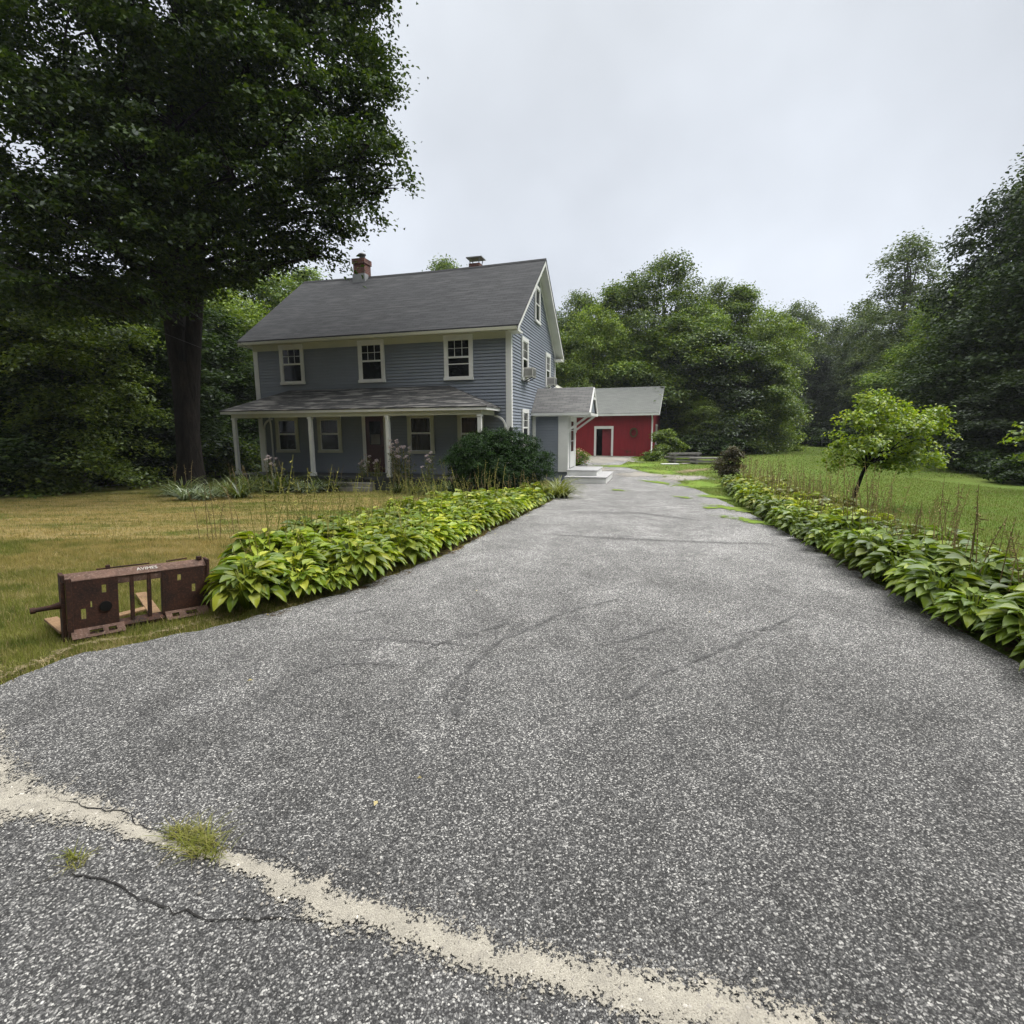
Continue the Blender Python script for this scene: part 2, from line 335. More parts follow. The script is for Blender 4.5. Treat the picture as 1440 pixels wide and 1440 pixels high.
def brickm():
    s = N('chimney_brick'); p = s.n('ShaderNodeTexCoord').outputs['Object']
    q = s.n('ShaderNodeCombineXYZ', {0: s.math('ADD', s.n('ShaderNodeSeparateXYZ', {0: p}).outputs[0], s.n('ShaderNodeSeparateXYZ', {0: p}).outputs[1]), 1: s.n('ShaderNodeSeparateXYZ', {0: p}).outputs[2]}).outputs[0]
    br = s.n('ShaderNodeTexBrick', {'Vector': q, 'Color1': c4((.17, .045, .03)), 'Color2': c4((.10, .032, .025)), 'Mortar': c4((.16, .14, .12)), 'Scale': 1.0, 'Mortar Size': .008, 'Brick Width': .21, 'Row Height': .075}, offset=.5)
    c = s.mix(s.rng(s.noise(p, 2.5, 4), .45, .7, 0, .7), br.outputs[0], (.035, .028, .026))
    return s.done(s.princ(c, .85, normal=s.bump(br.outputs[1], -.5, .01)))
M['brick'] = brickm()
M['lead'] = plain('lead_flashing', (.30, .31, .32), .5, .3)
M['conc'] = plain('weathered_concrete', (.26, .25, .22), .9, dirt=.4, scale=5, bump=.4)
M['step'] = plain('grey_step_boards', (.42, .42, .43), .7, dirt=.25, scale=3)
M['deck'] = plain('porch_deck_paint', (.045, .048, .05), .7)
M['acw'] = plain('air_conditioner_plastic', (.55, .54, .50), .5, dirt=.2)
M['acg'] = plain('air_conditioner_grille', (.14, .14, .14), .5)
M['fdoor'] = plain('dark_red_door_paint', (.05, .008, .008), .35)
M['lace'] = plain('lace_curtain', (.16, .15, .14), .6)
M['greywood'] = plain('silvered_timber', (.24, .23, .215), .85, dirt=.5, scale=6, bump=.5)
M['bark'] = None
def barkm(name, a, b):
    s = N(name); p = s.pos((1, 1, .22), obj=True); n = s.noise(p, 9, 6, .7, .8); n2 = s.noise(s.pos(obj=True), 1.3, 3)
    c = s.mix(s.rng(n, .35, .68), a, b); c = s.mix(s.rng(n2, .5, .75, 0, .35), c, tuple(k*1.3 for k in b))
    return s.done(s.princ(c, .95, normal=s.bump(n, 1., .06), spec=.1))
M['bark'] = barkm('maple_bark', (.006, .005, .0045), (.024, .020, .017))
M['bark2'] = barkm('grey_bark', (.04, .036, .03), (.13, .12, .105))
def rustm(name, a, b, c3, metal=.1):
    s = N(name); p = s.pos(obj=True); n = s.noise(p, 7, 6, .7, .5); n2 = s.noise(p, 60, 4, .7)
    c = s.mix(s.rng(n, .35, .65), a, b); c = s.mix(s.rng(n2, .5, .72, 0, .6), c, c3)
    return s.done(s.princ(c, .78, metal, s.bump(n2, .5, .004), .3))
M['rust'] = rustm('dark_rusted_steel', (.060, .026, .017), (.018, .012, .011), (.15, .062, .032))
M['rust2'] = rustm('worn_rusted_steel', (.15, .088, .065), (.06, .034, .025), (.27, .20, .17))
M['rustw'] = rustm('weathered_fork_steel', (.26, .165, .09), (.15, .088, .05), (.36, .27, .17))
M['letter'] = plain('white_lettering', (.60, .58, .54), .7, dirt=.6, scale=40)
# foliage
G_ = lambda *a: [tuple(x) for x in a]
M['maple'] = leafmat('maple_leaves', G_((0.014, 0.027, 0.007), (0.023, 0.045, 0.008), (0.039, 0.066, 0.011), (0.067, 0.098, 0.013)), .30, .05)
M['leafA'] = leafmat('woodland_leaves', G_((0.043, 0.084, 0.013), (0.076, 0.132, 0.018), (0.127, 0.188, 0.022), (0.200, 0.253, 0.031)), .3, .05)
M['leafB'] = leafmat('yellow_green_leaves', G_((0.053, 0.094, 0.015), (0.090, 0.138, 0.020), (0.135, 0.191, 0.026), (0.194, 0.248, 0.039)), .35, .05)
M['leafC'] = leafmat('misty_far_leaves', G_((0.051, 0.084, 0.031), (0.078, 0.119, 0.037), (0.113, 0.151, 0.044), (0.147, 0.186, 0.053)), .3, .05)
M['leafD'] = leafmat('dark_evergreen_leaves', G_((0.017, 0.033, 0.010), (0.028, 0.050, 0.013), (0.045, 0.074, 0.017), (0.075, 0.110, 0.023)), .22, .06)
M['leafE'] = leafmat('shaded_woodland_leaves', G_((.010, .022, .006), (.018, .036, .008), (.032, .058, .011), (.055, .088, .016)), .3, .03)  # darker copy of the woodland leaves, with shade put into the colour
M['yew'] = leafmat('yew_needles', G_((.010, .026, .008), (.016, .040, .010), (.026, .062, .014), (.055, .105, .024)), .15, .02, obvar=0, big=4)
M['straw'] = leafmat('straw_blades', G_((.30, .23, .11), (.44, .36, .20), (.22, .19, .08)), .25, .02, obvar=0)
M['apple'] = leafmat('young_tree_leaves', G_((0.093, 0.158, 0.012), (0.152, 0.231, 0.018), (0.225, 0.304, 0.026), (0.330, 0.378, 0.041)), .4, .06, obvar=0, big=2)
M['hosta'] = leafmat('hosta_leaves', G_((0.095, 0.153, 0.013), (0.149, 0.213, 0.016), (0.230, 0.284, 0.023), (0.378, 0.393, 0.045)), .3, .045, .5, .3, 1.2)
M['hostad'] = leafmat('deep_green_hosta_leaves', G_((0.077, 0.124, 0.017), (0.110, 0.165, 0.020), (0.156, 0.217, 0.026), (0.235, 0.282, 0.038)), .28, .05, .5, .3, 1.2)
M['hostay'] = leafmat('yellowing_hosta_leaves', G_((.12, .17, .02), (.22, .26, .03), (.34, .34, .05), (.14, .20, .03)), .3, .05, .5, .3, 1.2)
M['stalk'] = leafmat('flower_stalk', G_((.20, .20, .06), (.34, .32, .11), (.22, .24, .07)), .2, .04)
M['stalkb'] = leafmat('dry_stalk', G_((.20, .15, .08), (.32, .25, .13), (.27, .25, .11)), .15, .02)
M['lily'] = leafmat('daylily_blades', G_((0.066, 0.102, 0.020), (0.102, 0.138, 0.028), (0.168, 0.180, 0.039)), .35, .07)
M['lilyv'] = leafmat('variegated_blades', G_((.10, .15, .07), (.30, .34, .24), (.07, .11, .04)), .3, .07)
M['lilyy'] = leafmat('yellow_daylily_blades', G_((.12, .16, .02), (.24, .26, .04), (.10, .13, .02)), .35, .07)
M['flower'] = leafmat('pale_phlox_petals', G_((.45, .36, .42), (.60, .52, .56), (.38, .30, .34)), .3, .03, obvar=.1)
M['flowerr'] = leafmat('pink_petals', G_((.42, .16, .16), (.50, .28, .22), (.35, .10, .12)), .3, .03)
M['brownp'] = leafmat('withered_leaves', G_((.055, .045, .025), (.09, .07, .04), (.05, .06, .025)), .2, .03)
M['litter'] = leafmat('fallen_leaf', G_((.42, .38, .18), (.34, .28, .12), (.50, .44, .26)), .1, .03)
# ------------------------------------------------------------------ ground
def jitter_poly(pts, step, amp, seed, closed=True):
    rs = np.random.RandomState(seed); out = []; n = len(pts)
    for i in range(n if closed else n-1):
        a = np.array(pts[i], float); b = np.array(pts[(i+1) % n], float); L = np.linalg.norm(b-a); k = max(1, int(L/step))
        d = (b-a)/max(L, 1e-6); nr = np.array([-d[1], d[0]])
        for j in range(k):
            out.append(a+(b-a)*j/k+nr*rs.uniform(-amp, amp)*(1 if j else .3))
    if not closed: out.append(np.array(pts[-1], float))
    return out
gx = np.concatenate([np.linspace(-400, -60, 12)[:-1], np.linspace(-60, 70, 66)[:-1], np.linspace(70, 400, 12)])
gy = np.concatenate([np.linspace(-40, 0, 9)[:-1], np.linspace(0, 70, 71)[:-1], np.linspace(70, 500, 20)])
gz = lambda x, y: zg(x, y)
V = [(x, y, float(gz(x, y))-.012-.05*float(sm((min(max(0, 1), 1))*0))) for y in gy for x in gx]
nx = len(gx); F = [(j*nx+i, j*nx+i+1, (j+1)*nx+i+1, (j+1)*nx+i) for j in range(len(gy)-1) for i in range(nx-1)]
link('ground', npmesh('ground', V, F, M['lawn'], True), kind='structure')
def sheet(name, poly, mat, dz, edge=None, res=.35, **k):
    """flat sheet draped on the ground: polygon filled by rows so that it follows the slope"""
    import bmesh
    bm = bmesh.new(); vs = [bm.verts.new((p[0], p[1], 0)) for p in poly]; bm.faces.new(vs)
    y0 = min(p[1] for p in poly); y1 = max(p[1] for p in poly); y = y0+res
    while y < y1:
        bmesh.ops.bisect_plane(bm, geom=bm.verts[:]+bm.edges[:]+bm.faces[:], plane_co=(0, y, 0), plane_no=(0, 1, 0)); y += res if y < 26 else 2
    bmesh.ops.triangulate(bm, faces=bm.faces[:])
    for v in bm.verts: v.co.z = float(zg(v.co.x, v.co.y))+dz
    me = bpy.data.meshes.new(name); bm.to_mesh(me); bm.free(); me.materials.append(mat)
    o = link(name, me, **k)
    return o
def ribbon(name, centre, widths, mat, dz, nseg=6, seed=0, step=.06, amp=.02, **k):
    """strip along a line with an 'edge' attribute falling to 0 at both borders"""
    rs = np.random.RandomState(seed); c = []; wv = []
    for i in range(len(centre)-1):
        a, b = np.array(centre[i][:2], float), np.array(centre[i+1][:2], float); n = max(1, int(np.linalg.norm(b-a)/step))
        for j in range(n): t = j/n; c.append(a+(b-a)*t+rs.normal(0, amp, 2)); wv.append(widths[i]*(1-t)+widths[i+1]*t)
    c.append(np.array(centre[-1][:2], float)); wv.append(widths[-1]); c = np.array(c); wv = np.array(wv)*(1+rs.uniform(-.15, .15, len(wv)))
    d = np.gradient(c, axis=0); 
    for _ in range(3): d = (np.vstack([d[:1], d[:-1]])+d+np.vstack([d[1:], d[-1:]]))/3
    d /= np.linalg.norm(d, axis=1)[:, None]+1e-9; nr = np.stack([-d[:, 1], d[:, 0]], 1)
    V = []; E_ = []
    for i in range(len(c)):
        endf = min(1, i/3, (len(c)-1-i)/3)
        for j in range(nseg+1):
            t = j/nseg*2-1; q = c[i]+nr[i]*wv[i]*.5*t; V.append((q[0], q[1], float(zg(q[0], q[1]))+dz)); E_.append((1-abs(t))*endf)
    m = nseg+1; F = [(i*m+j, (i+1)*m+j, (i+1)*m+j+1, i*m+j+1) for i in range(len(c)-1) for j in range(nseg)]
    me = npmesh(name, V, F, mat); at = me.attributes.new('edge', 'FLOAT', 'POINT'); at.data.foreach_set('value', np.array(E_, np.float32))
    return link(name, me, **k)
def blob(name, cx, cy, rx, ry, mat, dz, seed=0, rot=0, **k):
    rs = np.random.RandomState(seed); V = [(cx, cy, float(zg(cx, cy))+dz)]; E_ = [1.]; n = 28; ph = rs.uniform(0, 6, 4)
    for rr in (.35, .7, 1.):
        for i in range(n):
            t = 2*math.pi*i/n; r = rr*(1+.22*math.sin(2*t+ph[0])+.15*math.sin(3*t+ph[1])+.1*math.sin(5*t+ph[2]))
            x, y = r*rx*math.cos(t), r*ry*math.sin(t); x, y = x*math.cos(rot)-y*math.sin(rot)+cx, x*math.sin(rot)+y*math.cos(rot)+cy
            V.append((x, y, float(zg(x, y))+dz)); E_.append(1-rr)
    me = bpy.data.meshes.new(name); F = [(0, 1+i, 1+(i+1) % n) for i in range(n)]
    for q in range(2): F += [(1+q*n+i, 1+(q+1)*n+i, 1+(q+1)*n+(i+1) % n, 1+q*n+(i+1) % n) for i in range(n)]
    me.from_pydata(V, [], F); me.materials.append(mat); at = me.attributes.new('edge', 'FLOAT', 'POINT'); at.data.foreach_set('value', np.array(E_, np.float32))
    return link(name, me, **k)
a2 = lambda u, v: tuple(A(u, v)[:2])
# public road in front: everything below the sandy joint
joint = [(-9, 6.6), (-5.2, 4.15), a2(0, 1120), a2(120, 1140), a2(230, 1180), a2(330, 1212), a2(430, 1245), a2(520, 1285), a2(620, 1320), a2(700, 1345), a2(800, 1370), a2(900, 1390), a2(1000, 1415), a2(1110, 1450), (1.2, .95), (2.2, .2), (4, -1.2), (9, -4.6)]
jj = jitter_poly(joint, .12, .02, 3, False)
road = [tuple(p) for p in jj]+[(30, -20), (30, -30), (-40, -30), (-40, 27)]
# driveway
L_ = [(-9, 6.7), (-5.2, 4.2), (-4.0, 3.35), a2(0, 965), a2(60, 940), a2(120, 918), a2(200, 903), a2(300, 882), a2(400, 857), a2(470, 838), a2(560, 806), a2(640, 775), a2(700, 742), a2(775, 705), (1.45, 16.9), a2(790, 685), (1.9, 22.0), (2.6, 27), (4.6, 33), a2(820, 641)]
R_ = [a2(880, 643), (7.2, 33), a2(870, 655), a2(905, 663), a2(950, 676), a2(985, 690), a2(1020, 706), a2(1060, 725), a2(1100, 746), a2(1180, 790), a2(1270, 840), a2(1360, 892), a2(1440, 937), (3.6, 2.2), (5.2, .9), (9, -1.5), (9, -4.7)]
lj = jitter_poly(L_, .11, .035, 5, False); rj = jitter_poly(R_, .15, .03, 6, False)
sheet('driveway', [tuple(p) for p in lj]+[tuple(p) for p in rj]+[tuple(p) for p in jj[::-1]][:-1], M['drive'], .004, kind='structure')
sheet('road', road, M['road'], .010, kind='structure')
sw = [.3, .3, .34, .22, .06, .08, .17, .17, .17, .16, .19, .21, .23, .24, .28, .3, .3, .3]
ribbon('sand_strip', [(p[0]-.015, p[1]-.015) for p in joint], [x*1.15 for x in sw], M['sand'], .016, 8, 4, .05, .012, kind='structure')
# cracks in the asphalt
def crack(pts, wd, seed, dz=.0145):
    rs = np.random.RandomState(seed); c = []
    for i in range(len(pts)-1):
        a, b = np.array(pts[i]), np.array(pts[i+1]); n = max(2, int(np.linalg.norm(b-a)/.03))
        for j in range(n): c.append(a+(b-a)*j/n)
    c = np.array(c); c += np.cumsum(rs.normal(0, .0055, c.shape), 0)*.8; c += rs.normal(0, .0045, c.shape)
    d = np.gradient(c, axis=0); d /= np.linalg.norm(d, axis=1)[:, None]+1e-9; nr = np.stack([-d[:, 1], d[:, 0]], 1)
    ww = wd*(.35+rs.rand(len(c)))*.5*np.minimum(1, np.minimum(np.arange(len(c)), len(c)-1-np.arange(len(c)))/9+.12); l = c+nr*ww[:, None]; r = c-nr*ww[:, None]
    V = [(p[0], p[1], float(zg(*p))+dz) for p in l]+[(p[0], p[1], float(zg(*p))+dz) for p in r]; n = len(c)
    link('crack', npmesh('crack', V, [(i, i+1, n+i+1, n+i) for i in range(n-1)], M['crack']), kind='structure')
crack([a2(0, 1275), a2(50, 1240), a2(100, 1222), a2(165, 1235), a2(200, 1255), a2(280, 1285), a2(340, 1293), a2(460, 1293), a2(560, 1310), a2(640, 1330)], .006, 1)
crack([a2(0, 1350), a2(40, 1342), a2(90, 1338)], .006, 2)
crack([a2(60, 1120), a2(125, 1140), a2(175, 1141), a2(200, 1158), a2(260, 1170), a2(380, 1200), a2(480, 1240)], .005, 3, .019)
def stainbase(s, p):
    g = s.noise(p, 130, 4, .8); return s.mix(s.rng(g, .35, .7), (.07, .07, .072), (.16, .16, .16)), g
M['stain'] = ragged('worn_tyre_scuff', stainbase, nscale=90, thr=1.02, amp=4.0)
for i, (pts, wds) in enumerate([([a2(450, 902), a2(540, 900), a2(620, 905), a2(690, 915)], [.02, .12, .08, .02]), ([a2(820, 915), a2(900, 896), a2(965, 874)], [.02, .16, .03]), ([a2(910, 958), a2(990, 930)], [.03, .13]), ([a2(560, 925), a2(690, 885), a2(740, 868)], [.03, .14, .04]),
    ([a2(640, 1050), a2(650, 980), a2(660, 930)], [.05, .2, .05]), ([a2(740, 750), a2(850, 757), a2(960, 762), a2(1105, 766)], [.1, .45, .5, .2]), ([a2(800, 720), a2(900, 722), a2(1000, 735)], [.1, .5, .1]), ([a2(470, 870), a2(560, 850)], [.05, .2]), ([a2(1000, 900), a2(1120, 880)], [.05, .2]), ([a2(600, 1020), a2(640, 960), a2(700, 905), a2(800, 860), a2(900, 835)], [.04, .14, .12, .1, .04]), ([a2(850, 1010), a2(930, 950), a2(1040, 905), a2(1130, 860)], [.04, .14, .12, .04]), ([a2(380, 960), a2(480, 935), a2(600, 935)], [.04, .12, .04])]):
    ribbon('tyre_scuff', pts, [q*1.7 for q in wds], M['stain'], .0075+.0004*i, 6, 60+i, .08, .01, kind='structure')
# gravel, turf creeping over the far end of the drive, dry thatch at the verge
sheet('barn_apron', [tuple(p) for p in jitter_poly([a2(815, 650), a2(816, 641), a2(900, 641), a2(880, 646), a2(850, 652)], .5, .1, 8)], M['conc'], .010, res=2, kind='structure')
for i, (u, v, rx, ry, m) in enumerate([(905, 668, 1.6, 1.5, 'gravel'), (960, 672, 1.5, 1.4, 'gravel'), (890, 655, 2.2, 1.6, 'turf_patch'), (930, 664, 1.2, 1.6, 'turf_patch'), (985, 682, 1.1, 1.6, 'turf_patch'),
        (1010, 700, .5, 1.3, 'turf_patch'), (1035, 716, .4, 1.2, 'turf_patch'), (1065, 735, .3, 1.0, 'turf_patch'), (870, 646, 1.2, 3.0, 'gravel'), (845, 660, .6, 2.2, 'gravel'), (925, 679, .35, .8, 'turf_patch'), (870, 690, .25, .4, 'turf_patch'), (960, 700, .3, .5, 'turf_patch'), (1000, 715, .2, .3, 'turf_patch'),
        (975, 662, 2.0, .8, 'dry'), (965, 652, .8, .25, 'gravel')]):
    p = a2(u, v); blob({'gravel': 'gravel_patch', 'turf_patch': 'turf_patch', 'dry': 'dry_patch'}[m], p[0], p[1], rx*1.25, ry*1.25, M[m], .0135+.0012*i*.5, i+3, .3 if i < 14 else .75, kind='structure')
ribbon('dry_verge', [(-5.0, 4.25), (-4.1, 3.6), a2(0, 955), a2(60, 928), a2(120, 908), a2(200, 894), a2(300, 873), a2(370, 858)], [.5, .5, .45, .35, .22,   .22, .25, .15], M['dryv'], .014, 6, 93, .1, .03, kind='structure')
# gravel lane beyond the crest of the left lawn
ribbon('path', [(-34, 6), (-22.5, 13.5), (-18.4, 18.1), (-15.4, 22.8), (-14.5, 27)], [.9]*5, M['gravel'], .02, 6, 9, .4, .03, kind='structure')
# planting bed soil
hl = [a2(400, 850), a2(490, 828), a2(560, 800), a2(640, 770), a2(700, 738), a2(775, 702)]
# ------------------------------------------------------------------ foliage builders
def basis(n, rs):
    n = n/(np.linalg.norm(n, axis=1)[:, None]+1e-9); r = rs.normal(size=n.shape); a = np.cross(n, r); a /= np.linalg.norm(a, axis=1)[:, None]+1e-9
    return n, a, np.cross(n, a)
def leaves(P, Nn, size, rs, asp=.62, fold=.18):
    """rhombic leaves folded along the midrib; P centres, Nn normals"""
    n, a, b = basis(Nn, rs); L = (size*rs.uniform(.65, 1.3, len(P)))[:, None]; W = L*asp
    V = np.stack([P-a*L*.5, P-a*L*.02+b*W*.5+n*L*fold, P+a*L*.5-n*L*fold*.6, P-a*L*.02-b*W*.5+n*L*fold], 1).reshape(-1, 3)
    F = np.arange(len(P)*4).reshape(-1, 4); return V, F
def crown_mesh(name, mat, lobes, per, size, rs, spray=.4, flat=.45, up=.9, drop=0., tuft=85):
    """lobes: (x,y,z,rx,ry,rz). Every lobe carries sprays on its shell, every spray a flat tuft of leaves"""
    PP = []; NN = []; tot = sum((l[3]*l[5]+l[3]*l[4]) for l in lobes)
    for l in lobes:
        c = np.array(l[:3]); r = np.array(l[3:6]); share = (l[3]*l[5]+l[3]*l[4])/tot; n = max(30, int(per*share)); ns = max(4, int(n/tuft))
        d = rs.normal(size=(ns, 3)); d[:, 2] = d[:, 2]*.9+.15; d /= np.linalg.norm(d, axis=1)[:, None]
        rad = rs.uniform(.55, 1.1, ns)**.8; sc = c+d*r*rad[:, None]
        k = rs.randint(0, ns, n); o = rs.normal(size=(n, 3))*spray*(.55+.6*rs.rand(ns)[k][:, None])*np.array([1, 1, flat*.6]); 
        dd = d[k]; slope = -(o[:, 0]*dd[:, 0]+o[:, 1]*dd[:, 1])*.35; o[:, 2] += slope
        PP.append(sc[k]+o); NN.append(dd*.45+np.array([0, 0, up])+rs.normal(size=(n, 3))*.42)
    P = np.vstack(PP); Nn = np.vstack(NN)
    if drop is not None: P[:, 2] = np.maximum(P[:, 2], drop+rs.rand(len(P))*.25)
    V, F = leaves(P, Nn, size, rs); return npmesh(name, V, F, mat)
def limb(mb, a, b, r0, r1, rs, n=5, wob=.12, seg=7):
    a = np.array(a, float); b = np.array(b, float); L = np.linalg.norm(b-a); pts = []
    for i in range(n+1): t = i/n; p = a+(b-a)*t; p[2] += math.sin(t*math.pi)*L*.06; p += rs.normal(size=3)*L*wob*.25*(0 if i in (0,) else 1); pts.append(p)
    mb.tube(pts, [r0+(r1-r0)*(i/n) for i in range(n+1)], seg, False); return pts
def make_tree(name, seed, H, R, base, mat, bark, nleaf, size, shape='round', nl=26, label='', cat='tree', spray=.45, trunk_r=None, lean=0, tuft=85, flat=.95):
    rs = np.random.RandomState(seed); root = empty(name); lob = []
    for i in range(nl):
        t = (i+.5)/nl; z = base+(H-base)*(t**.9)
        q = (z-base)/(H-base)
        if shape == 'round': pr = math.sqrt(max(0, 1-(2*q-.85)**2/1.4))
        elif shape == 'oval': pr = math.sin(math.pi*min(1, q*.86+.14))**.7
        elif shape == 'cone': pr = 1.02-q*.92
        elif shape == 'wall': pr = 1.0 if q < .55 else math.sqrt(max(0.03, 1-((q-.55)/.48)**2))
        a = i*2.399+rs.uniform(-.5, .5); rr = R*pr*rs.uniform(.25, .78); lr = R*rs.uniform(.26, .42)*(.55+.45*pr)
        lob.append((rr*math.cos(a)+lean*q, rr*math.sin(a), z-.3*lr, lr, lr, lr*rs.uniform(.5, .72)))
    lob.append((lean, 0, H-R*.22, R*.24, R*.24, R*.3))
    cr = link('crown', crown_mesh('crown', mat, lob, nleaf, size, rs, spray, flat, tuft=tuft), root)
    mb = MB(); tr = trunk_r or H*.016
    top = (lean*.8, 0, H*.82); limb(mb, (0, 0, -.3), (lean*.3, 0, base+(H-base)*.4), tr*1.15, tr*.7, rs, 6, .03, 9); limb(mb, (lean*.3, 0, base+(H-base)*.38), top, tr*.7, tr*.15, rs, 5, .06)
    for l in lob[::2]:
        z0 = max(base*.7, min(l[2]-R*.4, H*.7)); limb(mb, (lean*.3*z0/H, 0, z0), (l[0]*.9, l[1]*.9, l[2]), tr*.33, tr*.06, rs, 4, .1, 5)
    mb.build('trunk', bark, root)
    return root
# ------------------------------------------------------------------ house
HC = (-.02, 19.38, 0.); HY = -.273
GZ = -.5                                     # ground level at the house in local z
exv = np.array([math.cos(HY), math.sin(HY)]); eyv = np.array([-math.sin(HY), math.cos(HY)])
def hw(a, b): p = np.array(HC[:2])+a*exv+b*eyv; return float(p[0]), float(p[1])
house = empty('farmhouse', HC, HY, label='two storey blue-grey clapboard farmhouse with white trim and a long front porch', cat='house')
W, D, ZE, ZR = 10.89, 8.19, 5.22, 8.66
SLP = (ZR-ZE)/(D/2+.4)
roofz = lambda b: ZE+SLP*(min(b, D-b)+.4)-.10
def clapwall(mb, o, u, nrm, wfun, z0, z1, ex_=.115):
    """real lapped boards: wfun(z)->(u0,u1)"""
    o = np.array(o, float); u = np.array(u, float); nrm = np.array(nrm, float); z = z0
    while z < z1-.005:
        zt = min(z+ex_, z1); (a0, a1), (b0, b1) = wfun(z), wfun(zt-.001)
        if a1-a0 < .02: break
        g = .012; lo = nrm*.032; hi = nrm*.002; bk = nrm*-.012; Z = np.array([0, 0, 1])
        P = [o+u*a0+Z*(z+g)+lo, o+u*a1+Z*(z+g)+lo, o+u*b1+Z*zt+hi, o+u*b0+Z*zt+hi]; mb.quad(*P)
        mb.quad(o+u*a0+Z*(z+g)+bk, o+u*a1+Z*(z+g)+bk, P[1], P[0]); mb.quad(o+u*a0+Z*z+bk, o+u*a1+Z*z+bk, o+u*a1+Z*(z+g)+bk, o+u*a0+Z*(z+g)+bk); mb.quad(o+u*a0+Z*z+hi, o+u*a1+Z*z+hi, o+u*a1+Z*z+bk, o+u*a0+Z*z+bk); z += ex_
mb = MB()
clapwall(mb, (-W, 0, 0), (1, 0, 0), (0, -1, 0), lambda z: (0, W), -.12, 5.05)
def gabw(z):
    if z < roofz(0): return (0, D)
    q = (z-roofz(0))/SLP; return (q, D-q)
clapwall(mb, (0, 0, 0), (0, 1, 0), (1, 0, 0), gabw, -.12, 8.5)
clapwall(mb, (-W, D, 0), (0, -1, 0), (-1, 0, 0), gabw, -.12, 8.5)
clapwall(mb, (0, D, 0), (-1, 0, 0), (0, 1, 0), lambda z: (0, W), -.12, 5.05)
for x in (-W, 0): 
    s_ = 1 if x < 0 else -1
    mb.prism([(x+s_*.02, 0, -.12), (x+s_*.02, D, -.12), (x+s_*.02, D, roofz(0)-.02), (x+s_*.02, D/2, roofz(D/2)-.04), (x+s_*.02, 0, roofz(0)-.02)], (s_*.1, 0, 0))
mb.box(-W+.12, -.12, .02, .1, -.12, 5.1); mb.box(-W+.12, -.12, D-.1, D-.02, -.12, 5.1)
mb.build('wall', M['clap'], house)
MB().box(-W+.01, -.01, .012, D-.012, GZ-.4, -.12).build('foundation', M['conc'], house)
# trim
for (x, y) in ((0, 0), (-W, 0), (0, D), (-W, D)):
    mb = MB(); sx = 1 if x == 0 else -1; sy = -1 if y == 0 else 1
    mb.box(x+sx*.022, x+sx*.045, y+sy*.045, y-sy*.12, -.12, 5.1+(.1 if sx else 0)); mb.box(x+sx*.022, x-sx*.16, y+sy*.022, y+sy*.046, -.12, 5.1); mb.build('corner_board', M['white'], house)
MB().box(-W-.02, -.165, -.05, -.02, 4.86, 5.1).box(-W, 0, D+.02, D+.05, 4.86, 5.1).build('frieze_board', M['cream'], house)
OG, OH = .38, .40
mb = MB(); mb.box(-W-OG, OG, -OH, -.0, 5.10, 5.15); mb.box(-W-OG, OG, D, D+OH, 5.10, 5.15)
mb.build('soffit', M['cream'], house)
mb = MB(); mb.box(-W-OG, OG-.02, -OH-.08, -OH+.0, 5.06, 5.17); mb.box(-W-OG, OG-.02, D+OH, D+OH+.08, 5.06, 5.17)
mb.build('gutter', M['cream'], house, .01)
# rake boards and cornice returns
for x0, x1 in ((.02, OG), (-W-OG, -W-.02)):
    mb = MB()
    for sgn in (0, 1):
        f = lambda b: (D-b if sgn else b)
        e0, r0 = ZE-.16, ZR-.16
        mb.prism([(x0, f(-OH), e0-.02), (x0, f(D/2), r0), (x0, f(D/2), r0+.035), (x0, f(-OH), e0+.015)], (x1-x0, 0, 0))
        xo = x1 if x0 > 0 else x0; t = .03 if x0 > 0 else -.03
        mb.prism([(xo, f(-OH-.03), e0-.05), (xo, f(D/2), r0-.09), (xo, f(D/2), r0+.135), (xo, f(-OH-.03), e0+.135)], (t, 0, 0))
        xi = .022 if x0 > 0 else -W-.022
        mb.prism([(xi, f(0), roofz(0)-.34), (xi, f(D/2), roofz(D/2)-.34), (xi, f(D/2), roofz(D/2)-.12), (xi, f(0), roofz(0)-.12)], (t*.8, 0, 0))
        mb.box(x0, x1, f(-OH), f(.30), 5.03, 5.095)
    mb.build('rake_board', M['white'], house)
def roof_slab(mb_me, pts, uvs): pass
def uvroof(name, faces, mat, parent, thick=.05):
    """faces: list of polygons with matching metric uvs; top sheet plus underside and rim"""
    V = []; F = []; UV = []
    for poly, uv in faces:
        o = len(V); n = len(poly); V += [tuple(p) for p in poly]; F.append(tuple(range(o, o+n))); UV += uv
        o2 = len(V); V += [(p[0], p[1], p[2]-thick) for p in poly]; F.append(tuple(range(o2, o2+n))[::-1]); UV += uv[::-1]
        for i in range(n): F.append((o+i, o2+i, o2+(i+1) % n, o+(i+1) % n)); UV += [uv[i], (uv[i][0], uv[i][1]-.02), (uv[(i+1) % n][0], uv[(i+1) % n][1]-.02), uv[(i+1) % n]]
    me = bpy.data.meshes.new(name); me.from_pydata(V, [], F); l = me.uv_layers.new(name='UVMap')
    for i, q in enumerate(UV): l.data[i].uv = q
    me.materials.append(mat); return link(name, me, parent)
sl_len = math.hypot(D/2+OH, ZR-ZE)
x0, x1 = -W-OG-.03, OG+.05
sag = lambda x: -.07*math.sin(math.pi*(x-x0)/(x1-x0))
xs = np.linspace(x0, x1, 9); fc = []
